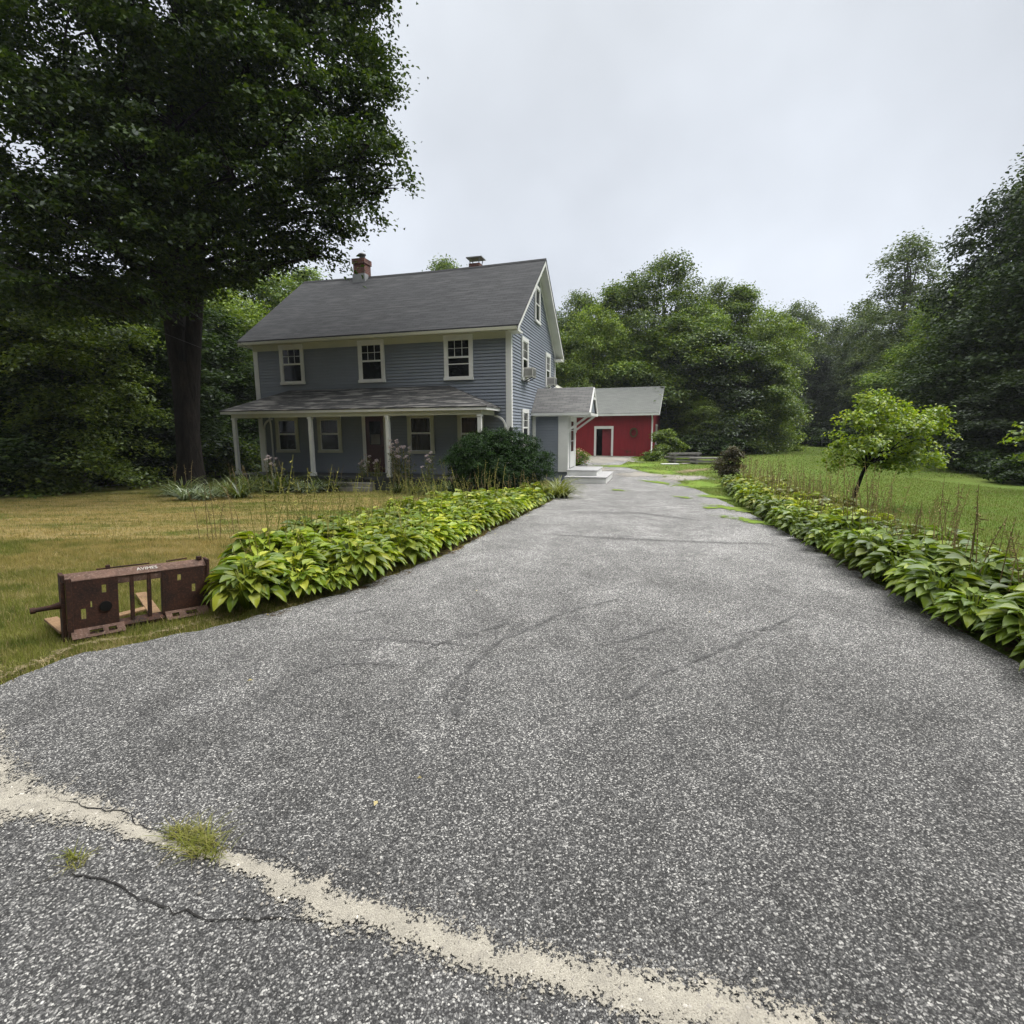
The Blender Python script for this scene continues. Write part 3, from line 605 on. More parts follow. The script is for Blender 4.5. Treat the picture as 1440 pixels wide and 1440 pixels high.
for i in range(8):
    a, b = float(xs[i]), float(xs[i+1])
    fc.append(([(a, -OH-.07, ZE), (b, -OH-.07, ZE), (b, D/2, ZR+sag(b)), (a, D/2, ZR+sag(a))], [(a, 0), (b, 0), (b, sl_len), (a, sl_len)]))
    fc.append(([(b, D+OH+.07, ZE), (a, D+OH+.07, ZE), (a, D/2, ZR+sag(a)), (b, D/2, ZR+sag(b))], [(b, 0), (a, 0), (a, sl_len), (b, sl_len)]))
roof = uvroof('roof', fc, M['roof'], house)
mb = MB()
for i in range(8):
    a, b = float(xs[i]), float(xs[i+1])
    for s_ in (-1, 1): mb.quad((a, D/2, ZR+sag(a)+.022), (b, D/2, ZR+sag(b)+.022), (b, D/2+s_*.15, ZR+sag(b)-.095), (a, D/2+s_*.15, ZR+sag(a)-.095))
mb.build('ridge_cap', M['roof'], roof)
# chimneys
def chim(x, y, wd, z1, kind):
    c = MB(); c.box(x-wd/2, x+wd/2, y-wd/2, y+wd/2, 7.9, z1)
    if kind == 0: c.box(x-wd/2-.04, x+wd/2+.04, y-wd/2-.04, y+wd/2+.04, z1-.22, z1+.0)
    o = c.build('chimney', M['brick'], house)
    if kind == 0:
        MB().lathe((x+.04, y, z1), [(.13, 0), (.13, .2), (.17, .2), (.17, .26), (.05, .32)], 12).build('flue_cap', M['lead'], o)
        MB().box(x-wd/2-.03, x+wd/2+.03, y-wd/2-.05, y, 8.28, 8.66).build('flashing', M['lead'], o)
    else:
        k = MB(); k.box(x-.36, x+.36, y-.3, y+.3, z1+.22, z1+.26)
        for dx in (-.2, .2):
            for dy in (-.2, .2): k.bar((x+dx, y+dy, z1), (x+dx*1.2, y+dy*1.2, z1+.23), .03, .03)
        k.build('chimney_cap', M['lead'], o)
chim(-8.12, D/2-.1, .56, 9.32, 0); chim(-2.85, D/2+.55, .50, 8.86, 1)
# windows
def window(c, z0, z1, wd, face, mats=('glass', 'glass'), open_=False, mun=True, name='window', parent=None, casing=.13, head=.15, paint='white'):
    """face 0: front wall (plane b=c2), 1: right wall. c=(along, plane)"""
    al, pl = c; par = parent or house
    def T(mb):
        mb.v = [(v[0], v[1]-.02, v[2]) for v in mb.v]
        if face == 1: mb.v = [(pl-v[1], al+v[0], v[2]) for v in mb.v]
        else: mb.v = [(al+v[0], pl+v[1], v[2]) for v in mb.v]
        return mb
    h = wd/2; f = MB()
    f.box(-h, -h+casing, -.055, -.005, z0, z1).box(h-casing, h, -.055, -.005, z0, z1).box(-h-.01, h+.01, -.06, -.005, z1-head, z1).box(-h-.02, h+.02, -.08, -.005, z0-.04, z0+.06)
    fo = T(f).build('window', M[paint], par, label=None); fo.name = name
    i0, i1, b0, b1 = -h+casing, h-casing, z0+.06, z1-head; mid = (b0+b1)/2+.04
    sa = MB(); sa.box(i0, i1, -.040, -.022, mid-.02, mid+.02); t = .032
    lo_top = mid if not open_ else mid-.0
    for (q0, q1, y) in ((mid, b1, -.034), (b0, mid, -.028)):
        sa.box(i0, i0+t, y, y+.012, q0, q1).box(i1-t, i1, y, y+.012, q0, q1).box(i0, i1, y-.001, y+.013, q1-t, q1).box(i0, i1, y-.001, y+.013, q0, q0+t)
    if open_: sa.box(i0, i1, -.045, -.03, mid-.26, mid-.225)
    if mun:
        for k in (1, 2): x = i0+(i1-i0)*k/3; sa.box(x-.008, x+.008, -.032, -.022, mid, b1)
        sa.box(i0, i1, -.031, -.0225, (mid+b1)/2-.008, (mid+b1)/2+.008)
    T(sa).build('sash', M['white'], fo)
    T(MB().box(i0, i1, -.022, -.021, mid, b1)).build('upper_pane', M[mats[0]], fo); T(MB().box(i0, i1, -.022, -.0205, b0, mid)).build('lower_pane', M[mats[1]], fo)
    return fo
window((-9.1, 0), 3.55, 5.06, 1.12, 0, mun=True); window((-5.52, 0), 3.52, 5.06, 1.12, 0); window((-1.96, 0), 3.5, 5.06, 1.12, 0, open_=True)
window((-9.55, 0), .82, 2.25, 1.08, 0, paint='cream', mats=('glass', 'glass'), mun=False); window((-7.55, 0), .82, 2.25, 1.08, 0, paint='cream', mats=('curtain', 'glass'), mun=False)
window((-3.56, 0), .80, 2.28, 1.10, 0, paint='cream', mats=('curtain', 'curtain'), mun=False); window((-1.54, 0), .74, 2.28, 1.02, 0, paint='cream', mats=('rcurtain', 'rcurtain'), mun=False)
window((1.97, 0), 3.58, 5.17, 1.02, 1); window((6.35, 0), 3.62, 5.17, 1.02, 1)
window((4.15, 0), 6.15, 7.62, .95, 1, mun=False, casing=.12); window((1.97, 0), 1.0, 2.45, 1.02, 1)
# front door
dr = MB(); dr.box(-6.06, -5.92, -.065, -.005, 0, 2.26).box(-5.12, -4.98, -.065, -.005, 0, 2.26).box(-6.08, -4.96, -.07, -.005, 2.2, 2.34)
dro = dr.build('front_door', M['white'], house)
MB().box(-5.92, -5.12, -.042, -.036, .02, 2.2).box(-5.88, -5.16, -.054, -.042, .05, .5).box(-5.88, -5.16, -.054, -.042, .58, .92).build('door_leaf', M['fdoor'], dro)
MB().box(-5.75, -5.27, -.048, -.0425, 1.1, 2.0).build('door_glass', M['glass'], dro); MB().box(-5.7, -5.3, -.0515, -.0495, 1.12, 1.5).build('lace_panel', M['lace'], dro)
MB().lathe((0, 0, 0), [(.01, -.03), (.03, -.01), (.03, .01), (.01, .03)], 10).build('door_knob', M['iron'], dro, loc=(-5.2, -.06, 1.0))
# porch
PZ = 2.33; PB = -1.66; pa0, pa1 = -11.32, -.36
ptop = 3.28; q0, q1 = -9.35, -2.35
ps = math.hypot(1.66, ptop-PZ-.1)
E0 = PZ+.11
fc = [([(pa0, PB, E0), (pa1, PB, E0), (q1, -.02, ptop), (q0, -.02, ptop)], [(pa0, 0), (pa1, 0), (q1, ps), (q0, ps)]),
      ([(pa1, PB, E0), (pa1, -.02, E0), (q1, -.02, ptop)], [(0, 0), (1.64, 0), (1.64, 2.2)]),
      ([(pa0, -.02, E0), (pa0, PB, E0), (q0, -.02, ptop)], [(0, 0), (1.64, 0), (0, 2.2)])]
uvroof('porch_roof', fc, M['proof'], house, .035)
mb = MB(); mb.box(pa0+.03, pa1-.03, PB+.02, PB+.06, PZ-.02, E0-.04); mb.box(pa0+.03, pa0+.07, PB+.06, -.03, PZ-.02, E0-.04); mb.box(pa1-.07, pa1-.03, PB+.06, -.03, PZ-.02, E0-.04)
mb.build('fascia', M['white'], house)
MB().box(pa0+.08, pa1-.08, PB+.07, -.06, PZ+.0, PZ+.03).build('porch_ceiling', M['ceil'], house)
mb = MB(); mb.box(-10.88, -.60, -1.54, -1.42, 2.16, PZ-.001); mb.box(-10.88, -10.76, -1.42, -.06, 2.16, PZ-.001); mb.box(-.72, -.60, -1.42, -.06, 2.16, PZ-.001); mb.build('porch_beam', M['cream'], house)
for a in (-10.80, -7.36, -4.15, -.68):
    p = MB(); p.box(a-.065, a+.065, -1.545, -1.415, -.02, 2.16).box(a-.09, a+.09, -1.57, -1.39, -.03, .1).box(a-.085, a+.085, -1.565, -1.395, 2.09, 2.158); p.build('porch_post', M['white'], house, .006)
for (x, y, dx) in ((-.16, -.12, -1), (-10.6, -.12, 1)):      # curved brackets
    mb = MB(); pts = []
    for i in range(7): t = i/6*math.pi/2; pts.append((x+dx*.42*(1-math.cos(t)), y, 1.72+.42*math.sin(t)))
    for i in range(6): mb.bar(pts[i], pts[i+1], .06, .06, (0, 1, 0))
    mb.box(x-.035, x+.035, y-.03, y+.03, -.02, 1.72)
    mb.build('porch_bracket', M['white'], house)
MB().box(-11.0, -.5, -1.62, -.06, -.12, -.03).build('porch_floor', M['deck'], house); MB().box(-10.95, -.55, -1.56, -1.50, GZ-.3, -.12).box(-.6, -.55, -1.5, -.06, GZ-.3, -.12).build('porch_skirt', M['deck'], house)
MB().box(-6.4, -4.7, -1.95, -1.63, GZ-.3, -.22).box(-6.5, -4.6, -2.25, -1.951, GZ-.3, -.36).build('porch_step', M['conc'], house, .01)
MB().tube([(-10.35, -.08, 2.25), (-10.32, -.08, 2.1), (-10.27, -.1, 1.9), (-10.25, -.1, -.1)], .035, 8).build('downspout', M['white'], house)
lt = MB(); lt.box(.05, .09, -.14, -.06, 1.62, 1.72).bar((.07, -.1, 1.7), (.07, -.25, 1.74), .02, .02).lathe((.07, -.25, 1.5), [(.03, 0), (.06, .05), (.07, .18), (.02, .24)], 8)
lt.build('wall_lantern', M['iron'], house)
# rear wing
mb = MB(); mb.prism([(-.6, D+.1, GZ-.2), (-.6, D+5.5, GZ-.2), (-.6, D+5.5, 2.7), (-.6, D+.1, 2.7)], (-4.5, 0, 0)); mb.build('rear_wing', M['clap'], house)
uvroof('wing_roof', [([(-.3, D+.05, 4.15), (-.3, D+5.8, 4.0), (-2.6, D+5.8, 5.0), (-2.6, D+.05, 5.15)], [(0, 0), (5, 0), (5, 3), (0, 3)]), ([(.9, D+.9, 2.75), (.9, D+5.8, 2.75), (-.32, D+5.8, 3.97), (-.32, D+.9, 4.1)], [(0, 0), (5, 0), (5, 2), (0, 2)])], M['wingroof'], house)
# entry vestibule
B0, B1, EA = 3.29, 5.35, 1.5
mb = MB(); clapwall(mb, (0.03, B0, 0), (1, 0, 0), (0, -1, 0), lambda z: (0, EA-.03), -.12, 2.36); clapwall(mb, (EA, B0, 0), (0, 1, 0), (1, 0, 0), lambda z: (0, B1-B0) if z < 2.35 else ((z-2.35)*.92, B1-B0-(z-2.35)*.92), -.12, 3.4)
clapwall(mb, (EA, B1, 0), (-1, 0, 0), (0, 1, 0), lambda z: (0, EA-.03), -.12, 2.36)
mb.box(.03, EA-.02, B0+.02, B1-.02, -.5, 2.36)
mb.build('entry_wall', M['clap'], house)
MB().box(EA-.36, EA+.05, B0-.05, B0-.021, -.12, 2.3).box(EA+.022, EA+.05, B0-.02, B0+.34, -.12, 2.3).build('entry_corner_board', M['white'], house)
MB().box(EA+.022, EA+.05, B1-.24, B1+.03, -.12, 2.3).build('entry_corner_board', M['white'], house)
MB().box(.03, .17, B0-.045, B0-.021, -.12, 2.3).build('entry_corner_board', M['white'], house); MB().box(.17, EA-.36, B0-.046, B0-.022, 2.18, 2.30).build('entry_frieze', M['white'], house)
eb0, eb1, er, ee, ea1 = 3.02, 5.6, 3.42, 2.34, 2.48; em = (eb0+eb1)/2; es = math.hypot(em-eb0, er-ee)
uvroof('entry_roof', [([(.02, eb0, ee), (ea1, eb0, ee), (ea1, em, er), (.02, em, er)], [(0, 0), (2.5, 0), (2.5, es), (0, es)]), ([(ea1, eb1, ee), (.02, eb1, ee), (.02, em, er), (ea1, em, er)], [(0, 0), (2.5, 0), (2.5, es), (0, es)])], M['eroof'], house, .035)
mb = MB(); mb.box(.03, ea1-.03, eb0-.02, eb0+.05, ee-.13, ee-.02).box(.03, ea1-.03, eb1-.05, eb1+.02, ee-.13, ee-.02)
mb.box(EA+.06, ea1-.08, eb0+.06, eb1-.06, ee-.16, ee-.12)
for (p, q) in (((ea1, eb0-.02, ee-.08), (ea1, em, er-.09)), ((ea1, eb1+.02, ee-.08), (ea1, em, er-.09))): mb.bar(p, q, .05, .15)
mb.box(ea1-.02, ea1+.02, em-.55, em+.55, 2.88, 2.98); mb.box(ea1-.03, ea1+.03, eb0+.03, eb1-.03, ee-.14, ee-.03)
for yy in (B0+.08, B1-.05): mb.bar((EA+.07, yy, 1.62), (ea1-.1, yy, 2.20), .07, .08)
mb.bar((EA+.06, B0+.08, 1.5), (EA+.06, B0+.08, 2.2), .06, .06); mb.bar((EA+.06, B1-.05, 1.5), (EA+.06, B1-.05, 2.2), .06, .06)
mb.build('entry_trim', M['white'], house)
MB().prism([(ea1-.12, em-.9, 2.36), (ea1-.12, em+.9, 2.36), (ea1-.12, em, 3.28)], (.05, 0, 0)).build('gable_panel', M['clap'], house)
do = MB().box(EA+.022, EA+.075, 3.72, 3.84, 0, 2.18).box(EA+.022, EA+.075, 4.86, 4.98, 0, 2.18).box(EA+.022, EA+.08, 3.70, 5.0, 2.08, 2.2).build('entry_door', M['white'], house)
dl = MB(); dl.box(EA+.048, EA+.063, 3.84, 4.86, 0.02, .7).box(EA+.048, EA+.063, 3.84, 3.98, .7, 2.08).box(EA+.048, EA+.063, 4.72, 4.86, .7, 2.08).box(EA+.048, EA+.063, 3.98, 4.72, 1.98, 2.08)
for z in (1.15, 1.6): dl.box(EA+.050, EA+.062, 3.98, 4.72, z-.015, z+.015)
dl.build('door_leaf', M['white'], do); MB().box(EA+.040, EA+.046, 3.98, 4.72, .7, 1.98).build('door_glass', M['glass'], do)
MB().bar((EA+.08, 3.95, .95), (EA+.08, 3.95, 1.12), .02, .02).build('door_handle', M['iron'], do)
# air conditioners
def ac(b, z, rear, lab):
    x, y = hw(0, b); r = empty('air_conditioner', (x, y, z), HY, label=lab, cat='air conditioner', group='air conditioners in the side windows')
    MB().box(.05, .42, -.29, .29, 0, .36).build('housing', M['acw'], r, .015)
    g = MB()
    for i in range(9): zz = .04+i*.033; g.box(.421, .428, -.26, .26, zz, zz+.016)
    for i in range(7): xx = .1+i*.045; g.box(xx, xx+.02, -.296, -.291, .06, .3)
    g.build('grille', M['acg'], r)
    for q in (-.2, .2): MB().bar((.06, q, -.16), (.38, q, -.01), .03, .03).build('bracket', M['iron'], r)
ac(1.97, 3.66, 0, 'grey window air conditioner jutting from the side window nearest the front corner'); ac(6.35, 3.70, 1, 'grey window air conditioner jutting from the side window nearest the rear corner')
# entry steps
x, y = hw(0, 0); st = empty('entry_steps', (x, y, 0), HY, label='low pale two tier wooden steps with white risers at the side entry', cat='steps')
MB().box(1.58, 2.85, 2.75, 4.9, -.035, 0).build('upper_tread', M['step'], st, .006); MB().box(1.60, 2.81, 2.79, 4.86, -.23, -.036).build('upper_riser', M['white'], st)
MB().box(1.58, 3.28, 2.25, 5.35, -.27, -.232).build('lower_tread', M['step'], st, .006); MB().box(1.60, 3.24, 2.29, 5.31, -.56, -.271).build('lower_riser', M['white'], st)
# ------------------------------------------------------------------ barn
bx, by = 10.17, 38.24; BYAW = -.36
barn = empty('barn', (bx, by, -.32), BYAW, label='long low red barn with a grey shingle roof and white framed doorway', cat='barn')
BL, BD, BE, BR = 11.0, 5.6, 3.12, 5.18
# wall with a real door opening; local x from -BL to 0
hx = lambda u: (u)
dx0, dx1, dz1 = -4.10, -2.98, 2.02
mb = MB(); grid_plate(mb, [-BL, 0], [-.2, BE], [(dx0, dx1, -.1, dz1)], 0, .12)
mb.box(-.12, 0, .12, BD, -.2, BE).box(-BL, -BL+.12, .12, BD, -.2, BE).box(-BL+.12, -.12, BD-.12, BD, -.2, BE)
for x in (-.12, -BL): mb.prism([(x, 0, BE), (x, BD, BE), (x, BD/2, BR-.15)], (.12, 0, 0))
i = -BL+.15
while i < -.1:
    if not (dx0-.1 < i < dx1+.1): mb.box(i-.006, i+.006, -.006, -.001, -.1, BE)
    else: mb.box(i-.006, i+.006, -.006, -.001, dz1+.15, BE)
    i += .28
mb.box(-6.9, -6.82, -.05, -.001, -.2, BE)
mb.build('wall', M['red'], barn)
mb = MB(); mb.box(dx0-.15, dx0, -.05, -.007, -.05, dz1).box(dx1, dx1+.15, -.05, -.007, -.05, dz1).box(dx0-.15, dx1+.15, -.052, -.007, dz1, dz1+.2)
bd = mb.build('doorway', M['white'], barn)
MB().box(dx0+.42, dx1, .2, .24, 0, dz1).build('door', M['reddoor'], bd); MB().box(dx0, dx1, .02, .1, -.1, .02).build('sill', M['conc'], bd)
MB().box(-BL+.2, -.2, 1.2, 1.25, -.2, BE).build('interior_shade_sheet', M['black'], barn)  # near-black sheet standing in for the unlit inside of the barn
bs = math.hypot(BD/2+.35, BR-BE)
uvroof('roof', [([(-BL-.3, -.35, BE), (.45, -.35, BE), (.45, BD/2, BR), (-BL-.3, BD/2, BR)], [(0, 0), (12.7, 0), (12.7, bs), (0, bs)]), ([(.45, BD+.35, BE), (-BL-.3, BD+.35, BE), (-BL-.3, BD/2, BR), (.45, BD/2, BR)], [(0, 0), (12.7, 0), (12.7, bs), (0, bs)])], M['broof'], barn, .06)
mb = MB(); mb.box(-BL-.3, .45, -.40, -.34, BE-.17, BE-.03)
for s_ in (0, 1):
    f = lambda b: (BD-b if s_ else b)
    mb.bar((.44, f(-.36), BE-.11), (.44, f(BD/2), BR-.11), .03, .16)
mb.build('fascia', M['white'], barn)
MB().tube([(-.06, -.30, BE-.12), (-.06, -.09, BE-.4), (-.06, -.09, .0), (-.06, -.22, -.05)], .055, 8).box(-.14, .02, -.07, -.01, .25, .31).build('downspout', M['white'], barn)
bw = MB().box(.02, .06, 1.6, 1.72, .9, 2.2).box(.02, .06, 2.5, 2.62, .9, 2.2).box(.02, .07, 1.55, 2.67, 2.2, 2.34).box(.02, .07, 1.55, 2.67, .8, .9).build('window', M['white'], barn); MB().box(.004, .02, 1.72, 2.5, .9, 2.2).build('pane', M['glass'], bw)
ca, sa = math.cos(BYAW), math.sin(BYAW)
def bwld(a, b): return bx+a*ca-b*sa, by+a*sa+b*ca
wx, wy = bwld(-1.35, -.1); mb = MB()
for i in range(16):
    t0, t1 = 2*math.pi*i/16, 2*math.pi*(i+1)/16; mb.bar((.24*math.cos(t0), 0, .3*math.sin(t0)), (.24*math.cos(t1), 0, .3*math.sin(t1)), .1, .11, (0, 1, 0))
o = mb.build('wreath', M['brownp']); o.location = (wx, wy, 1.42); o.rotation_euler = (0, 0, BYAW); tag(o, 'dark round wreath hanging on the red barn wall', 'wreath')
# ------------------------------------------------------------------ skid steer fork frame
pA = A(93, 903); pB = A(293, 858); tv = (pB-pA)[:2]; FL = float(np.linalg.norm(tv)); fy = math.atan2(tv[1], tv[0])
fr = empty('loader_attachment', (pA[0], pA[1], float(zg(pA[0], pA[1]))+.0), fy, label='rusty steel loader fork frame lying upright on the grass beside the driveway', cat='attachment frame')
FH = .52
fr.rotation_euler = Matrix.Rotation(fy, 3, 'Z').to_4x4().to_euler(); fr.rotation_euler = (Matrix.Rotation(fy, 3, 'Z') @ Matrix.Rotation(math.radians(3.2), 3, 'Y') @ Matrix.Rotation(math.radians(2), 3, 'X')).to_euler()
def part(mb, name, mat, parent=fr, bevel=.003, **k): return mb.build(name, mat, parent, bevel, **k)
part(MB().box(-.015, .012, 0, .11, 0, FH+.01).box(.012, .05, -.02, .0, .0, FH-.02), 'end_plate', M['rust'])
part(MB().box(FL-.012, FL+.012, -.01, .10, .05, FH+.01), 'end_plate', M['rust'])
p0, p1, p2, p3 = .03, FL*.34, FL*.665, FL-.012
def hole(u, z, w_=.03, h_=.055): return (u*FL-w_/2, u*FL+w_/2, z-h_/2, z+h_/2)
m_ = MB(); grid_plate(m_, [p0, p1], [.055, FH-.04], [hole(.115, .20, .032, .085), hole(.25, .385, .03, .065), hole(.165, .27, .012, .05)], .0, .012); part(m_, 'left_plate', M['rust'], bevel=0)
m_ = MB(); grid_plate(m_, [p2, p3], [.075, FH-.04], [hole(.775, .395, .03, .055), hole(.885, .285, .03, .07)], .0, .012); part(m_, 'right_plate', M['rust'], bevel=0)
part(MB().prism([(.0, -.005, FH-.045), (.0, .075, FH+.005), (.0, .075, FH-.010), (.0, .01, FH-.06)], (FL, 0, 0)).box(p1, p2, .005, .02, FH-.11, FH-.04), 'top_rail', M['rust2'])
part(MB().prism([(p1, -.02, .06), (p1, .03, .105), (p1, .03, .06), (p1, -.01, .03)], (p2-p1, 0, 0)), 'bottom_rail', M['rust'])
for u in (.435, .555): part(MB().box(u*FL-.014, u*FL+.014, .002, .03, .09, FH-.05), 'upright_bar', M['rust'])
part(MB().box(p2-.02, p2-.001, 0, .05, .08, FH-.05), 'upright_bar', M['rust'])
for (u0, u1, dz, hh) in ((p0, p1+.03, .0, ((.33, .58), (.68, .84))), (p2-.005, p3, .02, ((.14, .30), (.46, .72)))):
    n_ = MB(); L2 = u1-u0; us = sorted([0, 1]+[q for h in hh for q in h])
    def P_(u, t): return (u0+u*L2, .0-.075*t, .085+dz-.055*t)
    for i in range(len(us)-1):
        mid = (us[i]+us[i+1])/2; inh = any(h[0] < mid < h[1] for h in hh)
        for (t0, t1) in ((0, .3), (.3, .72), (.72, 1)):
            if inh and t0 == .3: continue
            a0 = P_(us[i], t0); a1 = P_(us[i+1], t0); b1 = P_(us[i+1], t1); b0 = P_(us[i], t1)
            n_.prism([a0, b0, b1, a1], (0, .006, -.008))
    part(n_, 'hook_plate', M['rust2'], bevel=0)
    m_ = MB(); m_.box(u0+.02, u1-.02, -.02, .01, .03+dz, .045+dz); part(m_, 'hook_brace', M['rust'])
# forks running back over the lawn
part(MB().bar((.02, .08, .055), (-.02, .62, .02), .09, .022), 'fork_tine', M['rustw']); part(MB().bar((FL*.62, .07, .05), (FL*.70, 1.0, .02), .09, .022), 'fork_tine', M['rustw'])
part(MB().bar((FL*.36, .30, .045), (FL*.62, .42, .035), .08, .02), 'cross_tie', M['rustw'])
part(MB().tube([(-.01, .05, .285), (-.07, .06, .275), (-.17, .065, .27)], [.03, .02, .018], 10).tube([(-.16, .06, .27), (-.19, .06, .27)], .024, 10), 'hitch_pin', M['rust'])
part(MB().bar((FL*.22, .085, FH+.01), (FL*.58, .085, FH+.012), .012, .012).box(FL*.28, FL*.31, .08, .1, FH, FH+.035).bar((FL*.70, .085, FH+.012), (FL*.86, .085, FH+.02), .012, .012).box(FL*.93, FL*.97, .05, .08, FH, FH+.03), 'release_bar', M['rust'])
part(MB().lathe((0, 0, 0), [(.042, -.004), (.042, .004)], 16), 'grease_stain_plate', M['iron'], bevel=0, loc=(FL*.255, -.006, .24)).rotation_euler = (math.pi/2, 0, 0)
tcu = bpy.data.curves.new('lettering', 'FONT'); tcu.body = 'AVIMES'; tcu.size = .046; tcu.extrude = .001; tcu.align_x = 'CENTER'
to = bpy.data.objects.new('lettering_curve', tcu); COL.objects.link(to); bpy.context.view_layer.update()
tm = bpy.data.meshes.new_from_object(to.evaluated_get(bpy.context.evaluated_depsgraph_get())); bpy.data.objects.remove(to)
tm.materials.clear(); tm.materials.append(M['letter']); o = link('lettering', tm, fr, (FL*.55, .022, FH-.024)); o.rotation_euler = (math.atan2(.05, .08), 0, 0)
ORD = 'first second third fourth fifth sixth seventh eighth ninth tenth eleventh twelfth thirteenth fourteenth fifteenth sixteenth seventeenth eighteenth nineteenth twentieth'.split()
ORD += ['twenty-'+q for q in ORD[:9]]+['thirtieth']+['thirty-'+q for q in ORD[:9]]+['fortieth']+['forty-'+q for q in ORD[:9]]
# ------------------------------------------------------------------ hostas
def hosta_mesh(name, seed, mat, n=34, R=.38, H=.27, ls=.118):
    rs = np.random.RandomState(seed); V = []; F = []
    for i in range(n):
        t = i/n; a = i*2.399+rs.uniform(-.3, .3); tier = 1-t
        reach = R*(.35+.75*tier)*rs.uniform(.85, 1.15); hgt = H*(.55+.62*(1-tier))*rs.uniform(.85, 1.12); L = ls*rs.uniform(.8, 1.2); Wd = L*rs.uniform(.62, .78)
        d = np.array([math.cos(a), math.sin(a), 0]); side = np.array([-math.sin(a), math.cos(a), 0]); tilt = rs.uniform(-.35, .35)
        base = d*reach*.55+np.array([0, 0, hgt]); slope0 = .35-.45*tier; 
        m = len(V); K = 6
        prof = [0.15, .82, 1.0, .90, .56, .03]
        for k in range(K):
            s_ = k/(K-1); ang = slope0-.85*s_*(.45+.6*tier)
            if k == 0: c = base.copy()
            else: c = c+(d*math.cos(ang)+np.array([0, 0, 1])*math.sin(ang))*L/(K-1)*1.25
            wv = prof[k]*Wd/2; rip = rs.uniform(-.006, .006); sd_ = side+np.array([0, 0, tilt])
            V += [tuple(c-sd_*wv+np.array([0, 0, wv*.38+rip])), tuple(c-sd_*wv*.5+np.array([0, 0, wv*.05])), tuple(c-np.array([0, 0, .004])), tuple(c+sd_*wv*.5+np.array([0, 0, wv*.05])), tuple(c+sd_*wv+np.array([0, 0, wv*.38-rip]))]
        for k in range(K-1):
            for j in range(4): F.append((m+k*5+j, m+k*5+j+1, m+(k+1)*5+j+1, m+(k+1)*5+j))
        # petiole, welded to nothing: narrow strip from the heart of the clump
        m2 = len(V); r0 = d*.03
        V += [tuple(r0-side*.006), tuple(r0+side*.006), tuple(base*.6+r0*.4-side*.006+np.array([0, 0, .05])), tuple(base*.6+r0*.4+side*.006+np.array([0, 0, .05])), tuple(base-side*.006), tuple(base+side*.006)]
        F += [(m2, m2+1, m2+3, m2+2), (m2+2, m2+3, m2+5, m2+4)]
    return npmesh(name, V, F, mat, True)
def stalk_mesh(name, seed, mat, n, h0, h1, R=.2, lean=.12, pods=True):
    rs = np.random.RandomState(seed); mb = MB()
    for i in range(n):
        a = rs.uniform(0, 6.28); h = rs.uniform(h0, h1); r = rs.uniform(0, R); x, y = r*math.cos(a), r*math.sin(a); lx, ly = rs.normal(0, lean, 2)*h
        pts = [(x+lx*t*t, y+ly*t*t, h*t) for t in (0, .35, .7, 1)]; mb.tube(pts, [.0045, .004, .0035, .002], 4, False)
        if pods:
            for k in range(7):
                t = .68+.045*k; p = Vector((x+lx*t*t, y+ly*t*t, h*t)); q = p+Vector((rs.normal(0, .018), rs.normal(0, .018), -.012)); mb.tube([p, q], [.003, .006], 4)
    me = bpy.data.meshes.new(name); me.from_pydata(mb.v, [], mb.f); me.materials.append(mat); return me
HM = {k: [hosta_mesh('leaves', 10+i+j*10, M[k], 96) for i in range(4)] for j, k in enumerate(('hosta', 'hostad', 'hostay'))}
SM = [stalk_mesh('flower_stalks', 40+i, M['stalk'], 3+i, .6, .95) for i in range(3)]; SMB = [stalk_mesh('flower_stalks', 50+i, M['stalkb'], 3+i, .6, 1.0) for i in range(3)]
hrs = np.random.RandomState(99)
def along(pts, s_):
    pts = [np.array(p, float) for p in pts]; Ls = [np.linalg.norm(pts[i+1]-pts[i]) for i in range(len(pts)-1)]; tot = sum(Ls); d = s_*tot
    for i, L in enumerate(Ls):
        if d <= L or i == len(Ls)-1: v = (pts[i+1]-pts[i])/L; return pts[i]+v*d, v, tot
        d -= L
def hostabed(edge, side, cols, spacing, chooser, stalkp, label_f, grp, sc=(1., 1.), o0=.20):
    tot = along(edge, 0)[2]; n = int(tot/spacing)
    for i in range(n+1):
        for c_ in range(cols):
            t = (i+.5*(c_ % 2))/n; 
            if t > 1 or (cols > 4 and c_ > (1.4+20*t if t < .5 else 1.5+12*(1-t))): continue
            p, v, _ = along(edge, t); nr = np.array([-v[1], v[0]])*side
            off = o0+c_*.37+hrs.uniform(-.06, .06); q = p+nr*off+v*hrs.uniform(-.08, .08)
            kind = chooser(t, c_); s_ = hrs.uniform(.74, 1.18)*(sc[0]+(sc[1]-sc[0])*t)*(1.12 if c_ in (1, 3) else 1)*(1+.12*(cols > 4 and c_ >= 2))
            o = empty('hosta', (q[0], q[1], float(zg(q[0], q[1]))), hrs.uniform(0, 6.28), label=label_f(i, kind, c_), cat='hosta', group=grp); o.scale = (s_, s_, s_*hrs.uniform(.9, 1.15))
            link('leaves', HM[kind][hrs.randint(4)], o)
            sp_ = stalkp(t, c_)
            if hrs.rand() < abs(sp_): link('flower_stalks', (SM if sp_ > 0 else SMB)[hrs.randint(3)], o)
Ledge = [a2(364, 864), a2(405, 854), a2(490, 832), a2(560, 803), a2(640, 772), a2(700, 740), a2(775, 703)]
hostabed(Ledge, 1, 6, .42, lambda t, c: 'hosta', lambda t, c: (.95 if c >= (4 if t > .3 else 2) else .15), lambda t, k, c: '%s yellow-green hosta from the loader in the %s of the left bed' % (ORD[t], ['driveway edge row', 'second row', 'third row', 'fourth row', 'fifth row', 'lawn side row'][c]), 'hostas in the bed left of the driveway')
